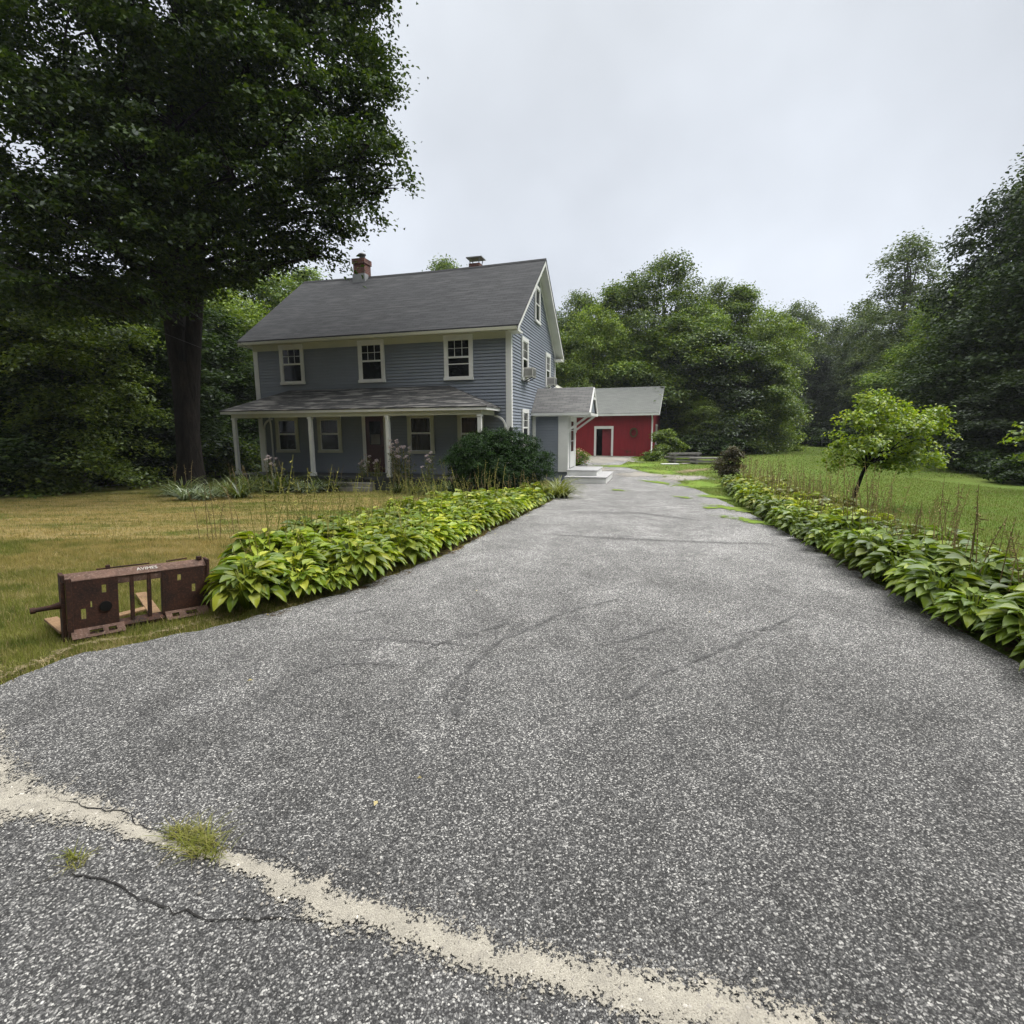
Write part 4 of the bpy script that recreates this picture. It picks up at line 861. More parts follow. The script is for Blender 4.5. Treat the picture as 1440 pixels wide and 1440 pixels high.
Redge = [(3.42, 2.6), a2(1440, 930), a2(1360, 888), a2(1270, 838), a2(1180, 788), a2(1100, 744), a2(1062, 718), a2(1030, 695), a2(1024, 684)]
hostabed(Redge, -1, 4, .44, lambda t, c: 'hostad' if (t < .33 or (c == 0 and hrs.rand() < .8)) else ('hosta' if hrs.rand() < .4 else 'hostay'), lambda t, c: (-.9 if c >= 1 and hrs.rand() < .75 else (.5 if c == 2 else .0)),
         lambda t, k, c: '%s %s hosta from the near end, %s of the right bed' % (ORD[t], {'hostad': 'deep green', 'hosta': 'bright green', 'hostay': 'yellowing'}[k], ['driveway edge row', 'second row', 'third row', 'meadow side row'][c]), 'hostas in the bed right of the driveway', o0=.08)
print('hostas', sum(1 for o in bpy.data.objects if o.name.startswith('hosta')))
for e_, sd, wd_ in ((Ledge, 1, 2.2), (Redge, -1, 1.4)):
    cs = []
    for i in range(25):
        p, v, _ = along(e_, i/24); nr = np.array([-v[1], v[0]])*sd; cs.append(tuple(p+nr*(wd_*.5-.08)))
    ribbon('bed_soil', cs, [wd_]*25, M['soil_r'], .006, 6, 91, .25, .02, kind='structure')
# ------------------------------------------------------------------ grass
def inpoly(P, poly):
    poly = np.array(poly); x, y = P[:, 0], P[:, 1]; c = np.zeros(len(P), bool); j = len(poly)-1
    for i in range(len(poly)):
        xi, yi = poly[i]; xj, yj = poly[j]; m = ((yi > y) != (yj > y)) & (x < (xj-xi)*(y-yi)/(yj-yi+1e-12)+xi); c ^= m; j = i
    return c
paved = [tuple(p) for p in lj]+[tuple(p) for p in rj]+[tuple(p) for p in jj[::-1]]
def grass(name, n, region, h, wd, seed, lab, dens=None, mat='blades', lean=.5, clumpy=0, cat='grass'):
    rs = np.random.RandomState(seed); x0, x1, y0, y1 = region; P = np.stack([rs.uniform(x0, x1, n), rs.uniform(y0, y1, n)], 1)
    if dens is not None: P = P[dens(P, rs)]
    Q = P+rs.normal(size=P.shape)*.025; P = P[~inpoly(Q, paved) & ~inpoly(Q, road)]; n = len(P)
    if clumpy: P = P+rs.normal(size=P.shape)*clumpy
    z = zg(P[:, 0], P[:, 1])-.012; ci = ((np.floor(P[:, 0]/.11).astype(int)*73856093) ^ (np.floor((P[:, 1]+.3*P[:, 0])/.13).astype(int)*19349663)) % 997; hh = h*rs.uniform(.45, 1.3, n)*(.55+.9*np.random.RandomState(seed+50).rand(997)[ci]); a = rs.uniform(0, 6.28, n); ww = wd*rs.uniform(.7, 1.3, n)
    dx, dy = np.cos(a)*ww/2, np.sin(a)*ww/2; b = rs.uniform(0, 6.28, n); l1 = hh*lean*rs.rand(n)
    tx, ty = np.cos(b)*l1, np.sin(b)*l1
    V = np.stack([np.stack([P[:, 0]-dx, P[:, 1]-dy, z], 1), np.stack([P[:, 0]+dx, P[:, 1]+dy, z], 1), np.stack([P[:, 0]+dx*.6+tx*.4, P[:, 1]+dy*.6+ty*.4, z+hh*.6], 1), np.stack([P[:, 0]-dx*.6+tx*.4, P[:, 1]-dy*.6+ty*.4, z+hh*.6], 1), np.stack([P[:, 0]+tx, P[:, 1]+ty, z+hh*.95], 1)], 1).reshape(-1, 3)
    k = np.arange(n)[:, None]*5; F = np.vstack([np.hstack([k, k+1, k+2, k+3]), np.hstack([k+3, k+2, k+4, k+4])])
    me = bpy.data.meshes.new(name); F1 = np.hstack([k, k+1, k+2, k+3]).astype(np.int32); F2 = np.hstack([k+3, k+2, k+4]).astype(np.int32)
    me.vertices.add(len(V)); me.vertices.foreach_set('co', V.astype(np.float32).ravel()); li = np.concatenate([F1.ravel(), F2.ravel()]); me.loops.add(len(li)); me.loops.foreach_set('vertex_index', li)
    me.polygons.add(2*n); me.polygons.foreach_set('loop_start', np.concatenate([np.arange(n)*4, 4*n+np.arange(n)*3]).astype(np.int32)); me.polygons.foreach_set('loop_total', np.concatenate([np.full(n, 4), np.full(n, 3)]).astype(np.int32))
    me.update(calc_edges=True); me.materials.append(M[mat])
    return link(name, me, label=lab, cat=cat, kind='stuff')
grass('lawn_grass', 200000, (-8.8, -1.2, 3.0, 8.4), .050, .0045, 1, 'short patchy grass on the near left lawn')
grass('dry_grass', 70000, (-6.5, -1.6, 3.0, 7.5), .05, .004, 11, 'straw coloured dead grass along the verge of the driveway', dens=lambda P, r: r.rand(len(P)) < np.where((P[:, 1]-(3.2+(P[:, 0]+3.3)*1.25) < .45) & (P[:, 1]-(3.2+(P[:, 0]+3.3)*1.25) > -.3), .95, .14), mat='straw', lean=1.2)
grass('lawn_grass', 90000, (-16, 1.5, 8.0, 18.5), .045, .010, 2, 'parched mown grass on the far left lawn', dens=lambda P, r: P[:, 0] > -1.05*P[:, 1])
grass('meadow_grass', 110000, (3.8, 17, 3.5, 22), .045, .011, 3, 'green mown grass on the right lawn beside the hosta bed', dens=lambda P, r: (P[:, 0] < 1.12*P[:, 1]+1))
grass('meadow_grass', 60000, (3, 34, 22, 66), .05, .035, 4, 'green mown grass on the far right field', dens=lambda P, r: (P[:, 0] < 1.0*P[:, 1]+1) & (P[:, 1]+.0*P[:, 0] > 22))
# taller wild grass behind the right bed
def tallband(P, r):
    d = np.full(len(P), 9.)
    for i in range(len(Redge)-1):
        a, b = np.array(Redge[i]), np.array(Redge[i+1]); ab = b-a; t = np.clip(((P-a)@ab)/(ab@ab), 0, 1); q = a+t[:, None]*ab; dd = np.linalg.norm(P-q, axis=1); d = np.minimum(d, dd)
    return (d > .9) & (d < 2.4) & (r.rand(len(P)) < (2.5-d)/1.6)
grass('tall_grass', 50000, (3.5, 10.5, 2.5, 17.5), .30, .005, 5, 'tall seeding grass standing behind the right hosta bed', dens=tallband, mat='stalk', lean=.35)
def tuft(u, v, n, h, R, lab, seed, mat='blades', wd=.005):
    rs = np.random.RandomState(seed); p = A(u, v); V = []; F = []
    for i in range(n):
        a = rs.uniform(0, 6.28); r = R*math.sqrt(rs.rand()); x, y = r*math.cos(a)*1.5, r*math.sin(a)*.55; x, y = x*.88+y*.47, -x*.47+y*.88; hh = h*rs.uniform(.3, 1.2); b = rs.uniform(0, 6.28); l = h*rs.uniform(.5, 3.2); c = rs.uniform(0, 3.1); dx, dy = math.cos(c)*wd/2, math.sin(c)*wd/2; k = len(V)
        for t in (0, .4, .75, 1): V += [(x+math.cos(b)*l*t-dx*(1-t*.9), y+math.sin(b)*l*t-dy*(1-t*.9), hh*math.sin(t*1.9)), (x+math.cos(b)*l*t+dx*(1-t*.9), y+math.sin(b)*l*t+dy*(1-t*.9), hh*math.sin(t*1.9))]
        F += [(k+2*j, k+2*j+1, k+2*j+3, k+2*j+2) for j in range(3)]
    return link('grass_tuft', npmesh('grass_tuft', V, F, M[mat]), None, (p[0], p[1], p[2]+.014), label=lab, cat='grass tuft')
tuft(275, 1190, 360, .038, .095, 'larger grass tuft growing in the sandy joint of the road', 1); tuft(107, 1215, 70, .030, .045, 'small brownish grass tuft at the crack in the road', 2)
o = tuft(290, 1193, 60, .05, .09, 'dry straw lying across the larger roadside grass tuft', 3, 'stalk', .003)
o.name = 'straw'; o['category'] = 'straw'
# loose pebbles along the sandy joint and the drive edge
prs0 = np.random.RandomState(12); PV = []; PF = []
for i in range(2600):
    p, v, _ = along(joint[1:-2], prs0.rand()); nr = np.array([-v[1], v[0]]); q = p+nr*prs0.normal(0, .085)-nr*.01; r = .0022+.0045*prs0.rand()**3; z = float(zg(*q))+.016
    k = len(PV); sc_ = prs0.uniform(.7, 1.3, 3)*r
    PV += [(q[0]+sc_[0], q[1], z), (q[0]-sc_[0], q[1], z), (q[0], q[1]+sc_[1], z), (q[0], q[1]-sc_[1], z), (q[0], q[1], z+sc_[2]), (q[0], q[1], z-sc_[2])]
    PF += [(k, k+2, k+4), (k+2, k+1, k+4), (k+1, k+3, k+4), (k+3, k, k+4)]
s_peb = N('pebble'); c_peb = s_peb.ramp(s_peb.n('ShaderNodeNewGeometry').outputs['Random Per Island'], [(0, (.10, .095, .09)), (.5, (.30, .28, .25)), (1, (.58, .55, .50))])
M['pebble'] = s_peb.done(s_peb.princ(c_peb, .8)); link('pebbles', npmesh('pebbles', PV, PF, M['pebble']), label='loose pebbles scattered over the sandy joint of the road', cat='pebbles', kind='stuff')
# fallen leaves
rs = np.random.RandomState(5); lm = []
V, F = leaves(np.zeros((1, 3)), np.array([[0, 0, 1.]]), .045, np.random.RandomState(1)); lme = npmesh('fallen_leaf', V, F, M['litter'])
for i in range(26):
    if i < 6: u = rs.uniform(350, 1430); v = rs.uniform(760, 1150)
    else: p = along(Redge if i % 2 else Ledge, rs.rand()); q = p[0]+np.array([p[1][1], -p[1][0]])*rs.uniform(.02, .25)*(-1 if i % 2 else 1)
    if i < 6: q = A(u, v)[:2]
    if not inpoly(np.array([q]), paved)[0]: continue
    o = link('fallen_leaf', lme, None, (q[0], q[1], float(zg(*q))+.02), label='small pale fallen leaf on the driveway, %s' % ('out in the open asphalt' if i < 6 else 'beside the right hosta bed' if i % 2 else 'beside the left hosta bed'), cat='leaf', group='fallen leaves on the driveway'); o.rotation_euler = (rs.normal(0, .2), rs.normal(0, .2), rs.uniform(0, 6)); k = rs.uniform(.5, 1); o.scale = (k, k, k)
# ------------------------------------------------------------------ garden plants
def blade_clump(name, seed, mat, n, L, wd, arch=1.1, R=.12):
    rs = np.random.RandomState(seed); V = []; F = []
    for i in range(n):
        a = rs.uniform(0, 6.28); d = np.array([math.cos(a), math.sin(a), 0]); s_ = np.array([-d[1], d[0], 0]); c = d*R*rs.rand(); l = L*rs.uniform(.6, 1.15); e0 = rs.uniform(.9, 1.45); k = len(V); w_ = wd*rs.uniform(.7, 1.2)
        for j in range(6):
            t = j/5; an = e0-t*arch*rs.uniform(.8, 1.2)*1.3
            if j: c = c+(d*math.cos(an)+np.array([0, 0, 1])*math.sin(an))*l/5
            ww = w_/2*(1-t**2.5)+.001; V += [tuple(c-s_*ww), tuple(c+s_*ww)]
        F += [(k+2*j, k+2*j+1, k+2*j+3, k+2*j+2) for j in range(5)]
    return npmesh(name, V, F, mat)
LB = [blade_clump('blades', 60+i, M['lily'], 90, .75, .022) for i in range(3)]; LV = [blade_clump('blades', 70+i, M['lilyv'], 70, .6, .03) for i in range(2)]; LY = [blade_clump('blades', 80+i, M['lilyy'], 110, .8, .022) for i in range(2)]
STM = stalk_mesh('flower_stalks', 90, M['stalkb'], 4, .6, 1.0)
prs = np.random.RandomState(31)
def lily(u, v, kind, s_, lab, grp='daylilies along the front of the house', stalks=False):
    p = A(u, v); o = empty('daylily', (p[0], p[1], float(p[2])), prs.uniform(0, 6), label=lab, cat='daylily', group=grp); s_ *= 1.45; o.scale = (s_, s_, s_)
    link('blades', {'g': LB, 'v': LV, 'y': LY}[kind][prs.randint(2)], o)
    if stalks: link('flower_stalks', STM, o)
for i, (u, v, k, s_) in enumerate([(243, 698, 'g', .9), (258, 696, 'g', 1.1), (300, 697, 'g', 1.0), (322, 698, 'g', 1.0), (338, 700, 'g', 1.1), (356, 690, 'g', 1.2), (372, 690, 'g', 1.1), (390, 692, 'g', 1.2), (408, 690, 'g', 1.1), (455, 690, 'g', 1.), (472, 690, 'g', .9),
        (345, 686, 'g', 1.2), (380, 686, 'g', 1.3), (560, 693, 'g', .7), (585, 694, 'g', .7), (612, 694, 'g', .8), (636, 696, 'g', .9)]):
    lily(u, v, k, s_, 'arching green daylily clump in the bed below the porch, %s planted from the maple' % ORD[i], stalks=(i % 3 == 1))
for i, (u, v, s_) in enumerate(((262, 703, 1.0), (276, 702, .9), (290, 703, .8), (425, 692, .95), (440, 693, .95), (488, 688, .7))): lily(u, v, 'v', s_, 'white variegated grassy clump in the bed below the porch, %s from the maple' % ORD[i])
for (u, v, s_, w_) in ((785, 693, .95, 'rearmost'), (791, 700, .8, 'right hand'), (779, 700, .8, 'left hand')): lily(u, v, 'y', s_, w_+' yellow-green daylily clump between the dark yew bush and the entry steps', 'daylilies by the entry steps')
def bush(name, u, v, rx, ry, h, mat, n, size, seed, lab, cat='shrub', spray=.16, lobes=14, z0=.05, stems=True, flat=.6, pos=None, bark='bark'):
    rs = np.random.RandomState(seed); p = A(u, v) if pos is None else np.array([pos[0], pos[1], float(zg(pos[0], pos[1]))]); lob = []
    for i in range(lobes):
        a = i*2.399; q = rs.uniform(.1, .95); pr_ = math.sqrt(max(0.05, 1-q**2.2)); r = rs.uniform(.3, .75)*pr_; lr = rs.uniform(.28, .42)
        lob.append((rx*r*math.cos(a), ry*r*math.sin(a), h*(.12+.68*q), rx*lr, ry*lr, h*rs.uniform(.18, .26)))
    o = empty(name, tuple(map(float, p)), label=lab, cat=cat); link('foliage', crown_mesh('foliage', M[mat], lob, n, size, rs, spray, flat, .6), o)
    if stems:
        mb = MB()
        for l in lob[::2]: limb(mb, (l[0]*.12, l[1]*.12, -.05), l[:3], .018+.01*h, .006, rs, 3, .1, 5)
        mb.build('stems', M[bark], o)
    return o
# yew beside the porch
yp = (-.45, 16.3)
bush('yew_bush', 0, 0, 1.95, 1.2, 2.15, 'yew', 130000, .042, 4, 'broad dark green yew bush in front of the house corner', 'bush', .085, 60, pos=yp, flat=.9)
for i, (u, v) in enumerate([(645, 699), (662, 700), (680, 702), (698, 702), (716, 703), (735, 704), (752, 704), (768, 703), (300, 757), (330, 748)]):
    p = A(u, v+2); o = link('dry_stalks', SMB[i % 3], None, (p[0], p[1], float(p[2])), label=('thin dry flower stalks before the dark yew bush, %s from the left' if i < 8 else 'pale stalks at the lawn end of the left hosta bed, the %s drift') % ORD[i], cat='stalks', group='dry stalks'); o.scale = (1.2, 1.2, .95)
# phlox: stems with leaves and pale heads
d_ = np.random.RandomState(4).normal(size=(30, 3)); d_ /= np.linalg.norm(d_, axis=1)[:, None]; V_, F_ = leaves(d_*np.array([.06, .06, .042]), d_, .038, np.random.RandomState(3), .9); PHM = npmesh('flower_head', V_, F_, M['flower'])
def phlox(u, v, h, n, seed, lab):
    rs = np.random.RandomState(seed); p = A(u, v); o = empty('phlox', tuple(map(float, p)), label=lab, cat='phlox', group='phlox below the porch'); mb = MB(); LP = []; LN = []; HD = []
    for i in range(n):
        x, y = rs.normal(0, .14, 2); hh = h*rs.uniform(.65, 1.05); lx, ly = rs.normal(0, .10, 2); mb.tube([(x, y, 0), (x+lx*.4, y+ly*.4, hh*.6), (x+lx, y+ly, hh)], [.008, .006, .004], 4, False)
        for k in range(46): t = rs.uniform(.12, .92); LP.append((x+lx*t+rs.normal(0, .05), y+ly*t+rs.normal(0, .05), hh*t)); LN.append((rs.normal(), rs.normal(), .9))
        if rs.rand() < .7:
            HD.append((x+lx, y+ly, hh))
    mb.build('stems', M['stalkb'], o); V, F = leaves(np.array(LP), np.array(LN), .085, rs, .3); link('foliage', npmesh('foliage', V, F, M['lily']), o)
    
    for q in HD: link('flower_head', PHM, o, q)
for i, (u, v, h, n, lab) in enumerate([(513, 688, 1.25, 12, 'thin phlox with faded pink heads leftmost below the front door'), (533, 688, 1.1, 10, 'short phlox with a few pale heads below the front door'), (556, 690, 1.75, 18, 'tallest phlox with pale pink heads in front of the third porch post'), (573, 690, 1.5, 15, 'phlox with round whitish heads just right of the third porch post'), (604, 692, 1.3, 9, 'sparse phlox with few heads beside the dark yew bush'), (388, 689, 1.2, 10, 'weedy phlox almost without flowers below the left porch windows')]): phlox(u, v, h, n, 20+i, lab)
bush('flowering_shrub', 813, 654, .62, .7, 1.0, 'leafB', 3500, .07, 7, 'low bush with pink flowers beyond the entry steps')
o = [x for x in bpy.data.objects if x.name == 'flowering_shrub'][0]; rs = np.random.RandomState(3); d = rs.normal(size=(90, 3)); d[:, 2] = abs(d[:, 2]); d /= np.linalg.norm(d, axis=1)[:, None]; V, F = leaves(d*np.array([.6, .65, .8])+np.array([0, 0, .2]), d, .09, rs, .9); link('blossoms', npmesh('blossoms', V, F, M['flowerr']), o)
bush('foundation_shrub', 890, 641, 1.1, .5, .85, 'leafD', 5000, .1, 8, 'dark green shrub against the red barn wall')
bush('bright_shrub', 936, 644, 1.35, 1.0, 2.0, 'leafB', 8000, .13, 9, 'bright green upright shrub at the right corner of the barn', z0=.1)
bush('low_shrub', 918, 648, .9, .5, .6, 'leafA', 3000, .1, 10, 'low sprawling plant at the foot of the barn downspout')
bush('withered_shrub', 1027, 671, .55, .5, 1.45, 'brownp', 3600, .09, 11, 'brown withered hydrangea at the far end of the right hosta bed')
bush('withered_plant', 1012, 664, .35, .3, .7, 'brownp', 900, .08, 12, 'small brown plant left of the withered hydrangea', 'plant')
# timber stacks
def stack(u, v, L, rows, lab, seed, yaw):
    p = A(u, v); o = empty('timber_stack', tuple(map(float, p)), yaw, label=lab, cat='timber stack', group='timber stacks by the woods'); rs = np.random.RandomState(seed)
    for r in range(rows):
        for x in (-L*.38, L*.38): MB().box(x-.06, x+.06, -.45, .45, r*.2, r*.2+.09).build('bearer', M['greywood'], o)
        for k in range(5):
            y = -.45+k*.2+rs.uniform(-.03, .03); e = rs.uniform(-.15, .15); MB().box(-L/2+e, L/2+e, y, y+.14, r*.2+.092, r*.2+.17+rs.uniform(-.02, .02)).build('board', M['greywood'], o)
stack(961, 650, 1.9, 3, 'taller weathered timber stack nearer the barn', 1, .1); stack(994, 652, 1.8, 2, 'low weathered timber stack left of the withered hydrangea', 2, -.1)
p = A(942, 653); MB().box(-.5, .5, -.2, .2, 0, .05).build('board', M['white'], None, .01, loc=tuple(map(float, p)), label='short pale board lying on the grass before the timber stacks', cat='board')
# ------------------------------------------------------------------ trees
def place(src, first, x, y, rz, s_, sz, label, group=None, zoff=0):
    o = src if first else copy_tree(src); o.location = (x, y, float(zg(x, y))+zoff); o.rotation_euler = (0, 0, rz); o.scale = (s_, s_, sz); tag(o, label, 'tree', group); return o
# the large maple on the left lawn
mx_, my_ = -11.7, 19.0
rs = np.random.RandomState(17)
big = empty('maple_tree', (mx_, my_, float(zg(mx_, my_))), label='huge dark maple with a forked trunk on the left lawn beside the porch', cat='tree')
lob = []
def L3(u, v, dep, r, ry=None, rz=None):        # lobe centre given by its place in view and its distance
    d = ray(u, v); t = dep/d[1]; P = np.array([0, 0, CH])+d*t; lob.append((P[0]-mx_, P[1]-my_, P[2]-float(zg(mx_, my_)), r, ry or r, rz or r*.62))
for (u, v, dep, r) in [(530, 240, 17.2, .95), (500, 150, 17.5, 1.3), (455, 60, 17.5, 1.5), (520, 205, 16.2, .8), (475, 255, 17, 1.3), (490, 300, 16.6, .9), (430, 330, 17.2, 1.0), (445, 360, 16.6, .6), (400, 290, 16.5, 1.3), (400, 200, 15.5, 1.5), (330, 250, 15, 1.4), (300, 330, 15.8, 1.5), (360, 340, 17, 1.2),
        (420, 120, 16.5, 1.7), (350, 100, 15.5, 1.8), (250, 180, 15, 1.8), (270, 60, 15, 2.), (170, 120, 15, 2.), (180, 240, 14.5, 1.7), (90, 60, 15, 2.), (60, 180, 14, 1.8), (100, 290, 14, 1.5), (30, 290, 14, 1.6), (150, 340, 14.5, 1.4), (215, 320, 15, 1.4), (20, 380, 14, 1.3), (100, 400, 14.6, 1.3), (170, 420, 15, 1.2),
        (480, -20, 18, 1.7), (400, -60, 17, 2.2), (300, -80, 16, 2.3), (180, -60, 16, 2.2), (60, -60, 16, 2.4), (470, -120, 18, 2), (350, -180, 18, 2.4), (220, -200, 18, 2.6), (100, -180, 18, 2.4), (350, 30, 19.5, 1.8), (250, 120, 19.5, 2.0), (430, 200, 20, 1.6), (340, 200, 20, 1.8), (150, 180, 19, 1.8), (240, 260, 19.5, 1.6), (490, 90, 18.6, 1.2), (243, 418, 17.6, .55), (288, 398, 17.8, .6), (225, 392, 17, .8), (-60, 100, 15, 2.2), (-60, 260, 15, 2), (330, 372, 16.8, .9), (400, 350, 16.9, .8), (300, 392, 16.8, .7), (370, 385, 17, .5), (190, 300, 15.5, 1.1), (550, 215, 17.6, .55), (540, 265, 17.4, .5), (545, 130, 17.8, .5), (525, 100, 17.6, .7)]: L3(u, v, dep, r)
link('crown', crown_mesh('crown', M['maple'], lob, 190000, .135, rs, .30, .85, .9, tuft=120), big)
mb = MB()
def tw(p): return (p[0]-mx_, p[1]-my_, p[2]-float(zg(mx_, my_)))
def at(u, v, dep): d = ray(u, v); return np.array([0, 0, CH])+d*(dep/d[1])
def tl(pts, r): mb.tube([tw(at(*p)) for p in pts], r, 14, False)
tl([(274, 706, 18.9), (271, 690, 19.), (268, 660, 19), (265, 620, 19), (260, 560, 19), (254, 510, 19)], [.72, .56, .44, .39, .36, .34])
tl([(254, 530, 19), (246, 480, 19), (238, 420, 19), (231, 360, 19), (222, 280, 19), (210, 150, 19), (200, 20, 19)], [.30, .28, .26, .24, .2, .16, .08])
tl([(266, 640, 19.1), (268, 560, 19.1), (271, 490, 19.1), (275, 420, 19.1), (279, 350, 19.1), (284, 260, 19.1), (296, 150, 19), (330, 20, 19), (345, -60, 19)], [.34, .30, .27, .25, .22, .18, .15, .12, .08])
tl([(254, 540, 19.2), (255, 480, 19.5), (257, 400, 19.8), (259, 320, 20), (262, 200, 20), (255, 40, 20)], [.24, .15, .12, .11, .10, .06])
for i, l in enumerate(lob):
    z0 = 5.6+max(0, l[2]-5.5)*.6; limb(mb, (rs.uniform(-.3, .3)-.1, rs.uniform(-.2, .2), z0), l[:3], .13, .03, rs, 5, .1, 6)
    for k in range(5):
        d = rs.normal(size=3); d /= np.linalg.norm(d); limb(mb, l[:3], (l[0]+d[0]*l[3]*.9, l[1]+d[1]*l[3]*.9, l[2]+d[2]*l[5]*.9), .03, .008, rs, 3, .1, 4)
mb.build('trunk', M['bark'], big)
# woodland kinds
K = {
 'round': make_tree('broadleaf_tree', 1, 14, 5.2, 2.2, M['leafA'], M['bark2'], 42000, .20, 'round', 30),
 'oval': make_tree('broadleaf_tree', 2, 16, 4.2, 2.0, M['leafA'], M['bark2'], 40000, .20, 'oval', 30),
 'wall': make_tree('broadleaf_tree', 3, 12, 4.0, .3, M['leafD'], M['bark2'], 48000, .20, 'wall', 36),
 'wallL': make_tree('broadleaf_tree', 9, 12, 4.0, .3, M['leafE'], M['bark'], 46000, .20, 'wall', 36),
 'wallA': make_tree('broadleaf_tree', 8, 12, 4.0, .3, M['leafA'], M['bark2'], 46000, .20, 'wall', 36),
 'yell': make_tree('yellow_green_tree', 4, 10, 3.8, .6, M['leafB'], M['bark2'], 32000, .18, 'wall', 26),
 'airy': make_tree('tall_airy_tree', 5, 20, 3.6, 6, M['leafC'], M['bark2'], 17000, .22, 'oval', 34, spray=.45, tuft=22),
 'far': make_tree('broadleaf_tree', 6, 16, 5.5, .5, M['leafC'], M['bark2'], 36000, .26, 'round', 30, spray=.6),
 'dark': make_tree('evergreen_tree', 7, 17, 4.6, .4, M['leafD'], M['bark'], 52000, .19, 'cone', 42, spray=.5, flat=.5),
}
used = set()
def T(kind, x, y, h, wd, label, group):
    src = K[kind]; H0 = {'round': 14, 'oval': 16, 'wall': 12, 'wallA': 12, 'wallL': 12, 'yell': 10, 'airy': 20, 'far': 16, 'dark': 17}[kind]; R0 = {'round': 5.2, 'oval': 4.2, 'wall': 4.0, 'wallA': 4.0, 'wallL': 4.0, 'yell': 3.8, 'airy': 3.6, 'far': 5.5, 'dark': 4.6}[kind]
    place(src, kind not in used, x, y, prs.uniform(0, 6.28), wd/R0, h/H0, label, group); used.add(kind)
def TP(kind, u, vtop, dep, wd, label, group):
    d = ray(u, vtop); t = dep/d[1]; x = d[0]*t; z = CH+d[2]*t; T(kind, x, dep, z-float(zg(x, dep)), wd, label, group)
g1 = 'trees behind the barn'
for a in [('round', 935, 366, 50, 5.6, 'tallest rounded tree behind the barn roof'), ('oval', 868, 400, 52, 4.5, 'upright tree between the house gable and the tallest tree behind the barn'), ('round', 815, 418, 54, 5, 'tree rising just right of the house gable'), ('yell', 836, 436, 47, 3.6, 'yellow-green tree directly above the barn roof'),
          ('airy', 1010, 398, 52, 4, 'thin airy tree right of the tallest tree behind the barn'), ('oval', 1045, 402, 50, 4, 'narrow feathery tree above the timber stacks'), ('yell', 1085, 440, 46, 3.5, 'yellow-green tree at the right end of the grove behind the barn'),
          ('wallA', 960, 452, 45, 4.8, 'dark dense tree just right of the barn'), ('wall', 1010, 470, 44, 4.6, 'dark dense tree behind the timber stacks'), ('wallA', 895, 480, 48, 5, 'dark dense tree behind the barn ridge'), ('wallA', 1055, 490, 43, 3.6, 'dark tree at the edge of the far right field'), ('round', 985, 430, 47, 4.4, 'rounded green tree above the dark trees right of the barn'), ('yell', 990, 566, 41, 2.2, 'low yellow-green tree drooping over the timber stacks'), ('wallA', 780, 470, 50, 5, 'dark tree half hidden behind the house gable')]: TP(*a, g1)
g2 = 'trees at the end of the right field'
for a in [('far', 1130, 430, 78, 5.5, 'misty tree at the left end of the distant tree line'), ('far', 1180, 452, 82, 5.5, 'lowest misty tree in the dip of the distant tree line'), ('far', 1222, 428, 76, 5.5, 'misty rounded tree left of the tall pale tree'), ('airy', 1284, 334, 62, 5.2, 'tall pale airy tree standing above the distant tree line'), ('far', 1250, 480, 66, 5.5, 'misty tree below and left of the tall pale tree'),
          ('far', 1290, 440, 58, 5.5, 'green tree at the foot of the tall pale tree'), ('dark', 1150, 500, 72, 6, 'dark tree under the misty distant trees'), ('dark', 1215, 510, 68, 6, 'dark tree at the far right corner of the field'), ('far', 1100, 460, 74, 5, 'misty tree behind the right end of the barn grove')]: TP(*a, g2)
g3 = 'trees along the right edge of the field'
for a in [('round', 1350, 408, 50, 5, 'dark leafy tree just right of the tall pale tree'), ('wallA', 1310, 480, 46, 5, 'layered dark tree behind the small leaning tree'), ('wallA', 1395, 372, 42, 5, 'broad dark tree in the right tree line'), ('dark', 1360, 470, 38, 5, 'lower layered tree in the right tree line'), ('wall', 1452, 262, 34, 4.8, 'tallest dark tree at the right edge of the picture'),
          ('wall', 1415, 440, 30, 5, 'dense dark tree under the tallest right tree'), ('dark', 1520, 200, 28, 6, 'evergreen just beyond the right edge of the picture'), ('wall', 1470, 520, 25, 3.6, 'low dense tree at the right border of the lawn'), ('far', 1340, 450, 60, 6, 'misty tree far back in the right tree line'), ('round', 1385, 410, 52, 5, 'high tree at the back of the right tree line')]: TP(*a, g3)
g4 = 'woodland trees on the left'
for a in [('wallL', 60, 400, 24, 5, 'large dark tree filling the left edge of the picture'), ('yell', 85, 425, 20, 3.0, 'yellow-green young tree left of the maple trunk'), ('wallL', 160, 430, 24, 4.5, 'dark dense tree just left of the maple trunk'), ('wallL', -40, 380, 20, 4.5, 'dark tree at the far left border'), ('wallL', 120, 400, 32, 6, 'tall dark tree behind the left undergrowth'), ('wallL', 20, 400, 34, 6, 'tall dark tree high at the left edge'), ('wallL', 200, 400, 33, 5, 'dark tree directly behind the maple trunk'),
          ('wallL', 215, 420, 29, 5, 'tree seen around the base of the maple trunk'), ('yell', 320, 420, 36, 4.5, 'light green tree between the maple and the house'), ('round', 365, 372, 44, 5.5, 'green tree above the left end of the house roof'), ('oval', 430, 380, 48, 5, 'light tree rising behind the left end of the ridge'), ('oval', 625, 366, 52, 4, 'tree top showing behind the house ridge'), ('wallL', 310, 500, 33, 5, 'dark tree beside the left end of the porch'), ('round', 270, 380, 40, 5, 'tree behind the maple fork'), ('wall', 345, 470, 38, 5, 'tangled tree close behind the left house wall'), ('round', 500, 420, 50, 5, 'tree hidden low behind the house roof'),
          ('dark', -120, 200, 26, 7, 'evergreen beyond the left border')]: TP(*a, g4)
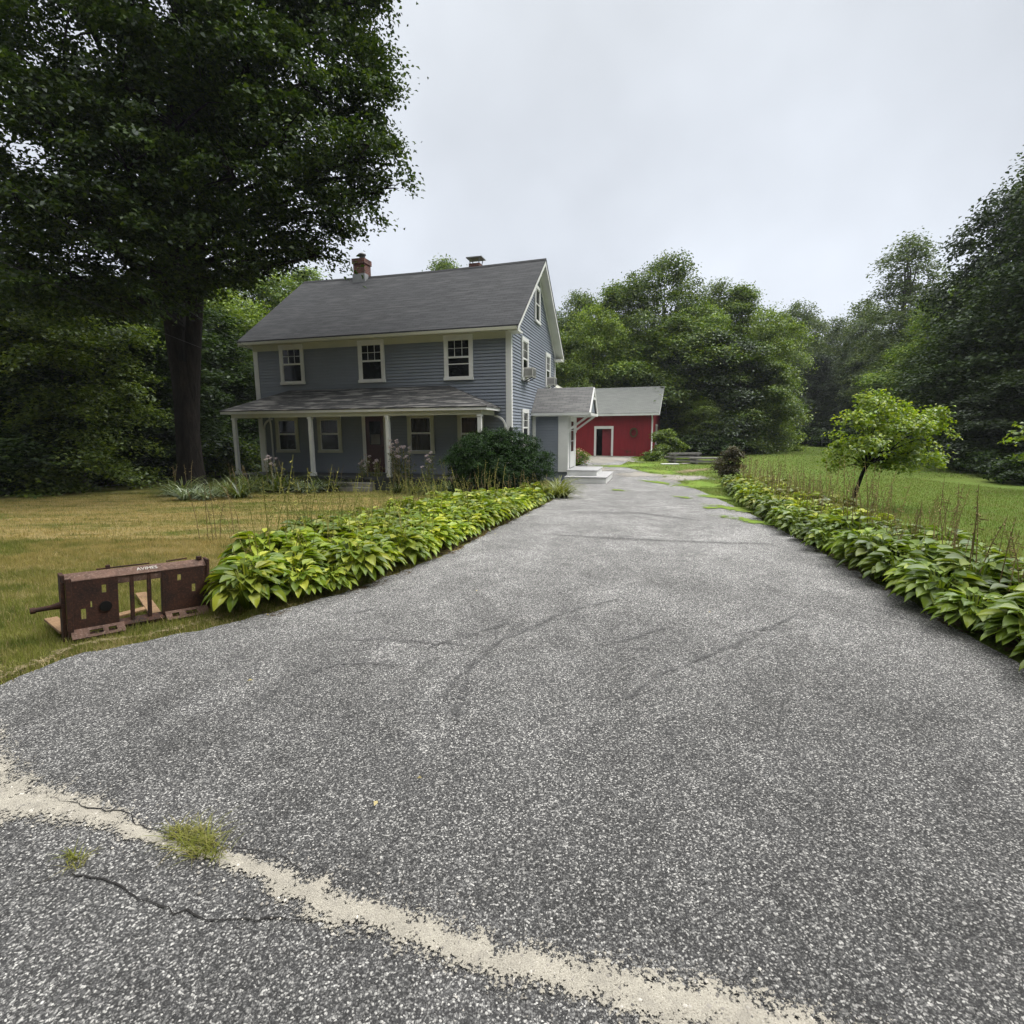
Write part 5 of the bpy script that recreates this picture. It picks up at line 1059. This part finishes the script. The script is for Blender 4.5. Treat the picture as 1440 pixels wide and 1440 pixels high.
for i, (u, v, dep) in enumerate([(180, 500, 27), (20, 500, 26), (110, 520, 28), (240, 520, 31), (300, 560, 36), (-60, 500, 24)]): TP('wallL', u, v, dep, 5, 'dark understorey tree deep in the left woods, %s from the maple trunk' % ORD[i], g4)
for i, (u, v, dep) in enumerate([(1160, 540, 80), (1240, 540, 74), (1100, 540, 74), (1060, 530, 60), (1330, 540, 52), (1380, 560, 44)]): TP('wall', u, v, dep, 6, 'dark understorey tree at the back of the right field, %s counted along it' % ORD[i], g3)
for i, (x, y, h, w_) in enumerate([(-27, -3, 20, 7), (-20, -8, 22, 7), (-12, -11, 21, 7), (-4, -13, 23, 7), (5, -13, 22, 7), (13, -11, 23, 7), (21, -8, 20, 7), (28, -2, 19, 6)]):  # unseen tree row added behind the camera to shade the house front
    T('wall' if i % 2 else 'dark', x, y, h, w_, 'unseen tree added behind the viewer to shade the house, %s from the left' % ORD[i], 'added trees behind the viewer')
# undergrowth bushes at wood edges: one mesh shared by individuals
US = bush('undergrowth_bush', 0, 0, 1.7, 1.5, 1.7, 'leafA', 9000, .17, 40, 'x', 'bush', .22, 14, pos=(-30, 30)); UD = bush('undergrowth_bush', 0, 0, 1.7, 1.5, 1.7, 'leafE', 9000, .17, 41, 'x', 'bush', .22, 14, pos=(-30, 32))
first = {id(US): True, id(UD): True}
def UB(u, v, s_, dark, lab, grp, hs_=1.0):
    src = UD if dark else US; p = A(u, v); o = src if first[id(src)] else copy_tree(src); first[id(src)] = False
    o.location = tuple(map(float, p)); o.rotation_euler = (0, 0, prs.uniform(0, 6)); o.scale = (s_, s_, s_*hs_); tag(o, lab, 'bush', grp)
for i, (u, v, s_, dk) in enumerate([(140, 676, .9, 0), (165, 674, .8, 0), (190, 672, .9, 0), (215, 670, .9, 0), (235, 667, .8, 0), (110, 680, .8, 1), (80, 683, .9, 1), (45, 686, .9, 1), (10, 689, 1., 1), (-25, 692, 1., 1), (60, 670, 1.6, 1), (120, 668, 1.5, 1), (180, 662, 1.6, 1), (0, 676, 1.6, 1), (230, 655, 1.6, 1), (30, 655, 2, 1), (100, 655, 2, 1), (160, 650, 2, 1)]):
    UB(u, v, s_, dk, ('%s leafy green undergrowth bush left of the maple along the lawn edge' if not dk else '%s dark undergrowth bush under the left woods') % ORD[i], 'undergrowth below the left woods', .8)
for (u, v, s_, lab) in ((312, 672, 1.1, 'fresh green bush at the left end of the porch'), (350, 668, .9, 'green bush seen through the left porch opening'), (300, 655, 1.6, 'taller bush behind the left porch corner')): UB(u, v, s_, 0, lab, 'bushes by the porch end')
for i, (u, v, s_) in enumerate([(1060, 628, 1.6), (1090, 626, 1.6), (1120, 625, 1.6), (1150, 626, 1.6), (1180, 628, 1.5), (1210, 630, 1.5), (1240, 633, 1.4), (1270, 637, 1.4), (1300, 642, 1.3), (1325, 648, 1.3), (1350, 654, 1.2), (1375, 660, 1.1), (1400, 666, 1.), (1425, 672, .9), (1450, 680, .9), (1340, 646, 1.7), (1390, 655, 1.6), (1430, 662, 1.5), (965, 640, 1.3), (985, 640, 1.3), (1010, 640, 1.3), (1035, 634, 1.4), (950, 636, 1.5), (1000, 632, 1.8)]):
    UB(u, v, s_, 1, '%s dark low bush at the foot of the trees around the right field' % ORD[i], 'bushes around the right field', .75)
# far woods closing the horizon
rs = np.random.RandomState(77); lob = []
for i in range(150):
    a = math.radians(rs.uniform(-75, 75)); r = rs.uniform(95, 125); h = rs.uniform(3, 13); lob.append((r*math.sin(a), r*math.cos(a), h, rs.uniform(4, 7), 4, rs.uniform(2.5, 4)))
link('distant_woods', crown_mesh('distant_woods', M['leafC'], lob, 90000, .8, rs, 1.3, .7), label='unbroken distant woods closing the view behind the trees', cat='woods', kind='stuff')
# small leaning tree on the right lawn
sx, sy = a2(1196, 716); sz0 = float(zg(sx, sy)); ap = empty('young_tree', (sx, sy, sz0), label='small bright green tree with a leaning trunk on the right lawn', cat='tree'); rs = np.random.RandomState(8); lob = []
dep0 = sy
for (u, v, dd, r) in [(1230, 572, 0, .42), (1210, 590, -.3, .38), (1255, 580, .3, .45), (1275, 600, -.2, .48), (1300, 588, .2, .38), (1312, 610, 0, .33), (1190, 620, .1, .40), (1215, 630, -.4, .50), (1250, 628, .4, .55), (1285, 635, -.1, .48), (1178, 640, -.1, .28), (1240, 610, 0, .5), (1265, 652, 0, .35), (1226, 560, .1, .25), (1318, 578, .1, .18), (1305, 648, .2, .3), (1235, 650, .5, .35), (1182, 657, -.1, .2), (1203, 650, .2, .24), (1322, 640, .1, .16), (1322, 596, 0, .14), (1240, 556, 0, .14)]:
    P = at(u, v, dep0+dd); lob.append((P[0]-sx, P[1]-sy, P[2]-sz0, r, r*1.1, r*.55))
link('crown', crown_mesh('crown', M['apple'], lob, 8500, .08, rs, .11, .9, .8, tuft=34), ap); mb = MB()
tp = [(1196, 716), (1200, 700), (1207, 682), (1213, 665), (1221, 652)]; mb.tube([tuple(np.array(at(u, v, dep0))-np.array([sx, sy, sz0])) for u, v in tp], [.06, .045, .04, .038, .034], 8)
fk = np.array(at(1219, 654, dep0))-np.array([sx, sy, sz0])
for l in lob: limb(mb, fk, l[:3], .02, .005, rs, 4, .1, 5)
mb.build('trunk', M['bark'], ap)
rt = bush('sapling', 1436, 640, .9, 1.2, 3.9, 'apple', 1200, .14, 14, 'sparse bright sapling at the right edge of the picture', 'sapling', .2, 10, pos=(17.2, 16.6))
# service cables from the left to the house
def cable(pts, lab):
    c_ = []
    for i in range(len(pts)-1):
        a, b = pts[i], pts[i+1]
        for j in range(8): t = j/8; p = a+(b-a)*t; p = p+np.array([0, 0, -.15*math.sin(t*math.pi)]); c_.append(tuple(p))
    c_.append(tuple(pts[-1])); MB().tube(c_, .007, 5).build('service_cable', M['iron'], None, label=lab, cat='cable', group='overhead cables')
hpx, hpy = hw(-W, -.05)
cable([at(-80, 190, 8.5), np.array([hpx, hpy, 4.9])], 'upper thin overhead cable slanting from upper left down to the house'); cable([at(-80, 330, 8.5), np.array([hpx, hpy, 4.3])], 'lower thin overhead cable running behind the maple to the house')
# ------------------------------------------------------------------ misty air
HAZE = 0.0004
if HAZE:
    s = N('haze'); v = s.n('ShaderNodeVolumePrincipled', {'Color': c4((.80, .86, .92)), 'Density': HAZE, 'Anisotropy': .0}); s.t.links.new(v.outputs[0], s.out.inputs['Volume'])
    MB().box(-160, 160, -45, 190, -2.5, 34).build('haze', s.m, None, kind='stuff', label='thin pale mist in the air over the yard and woods')
    bpy.data.objects['haze'].display_type = 'WIRE'
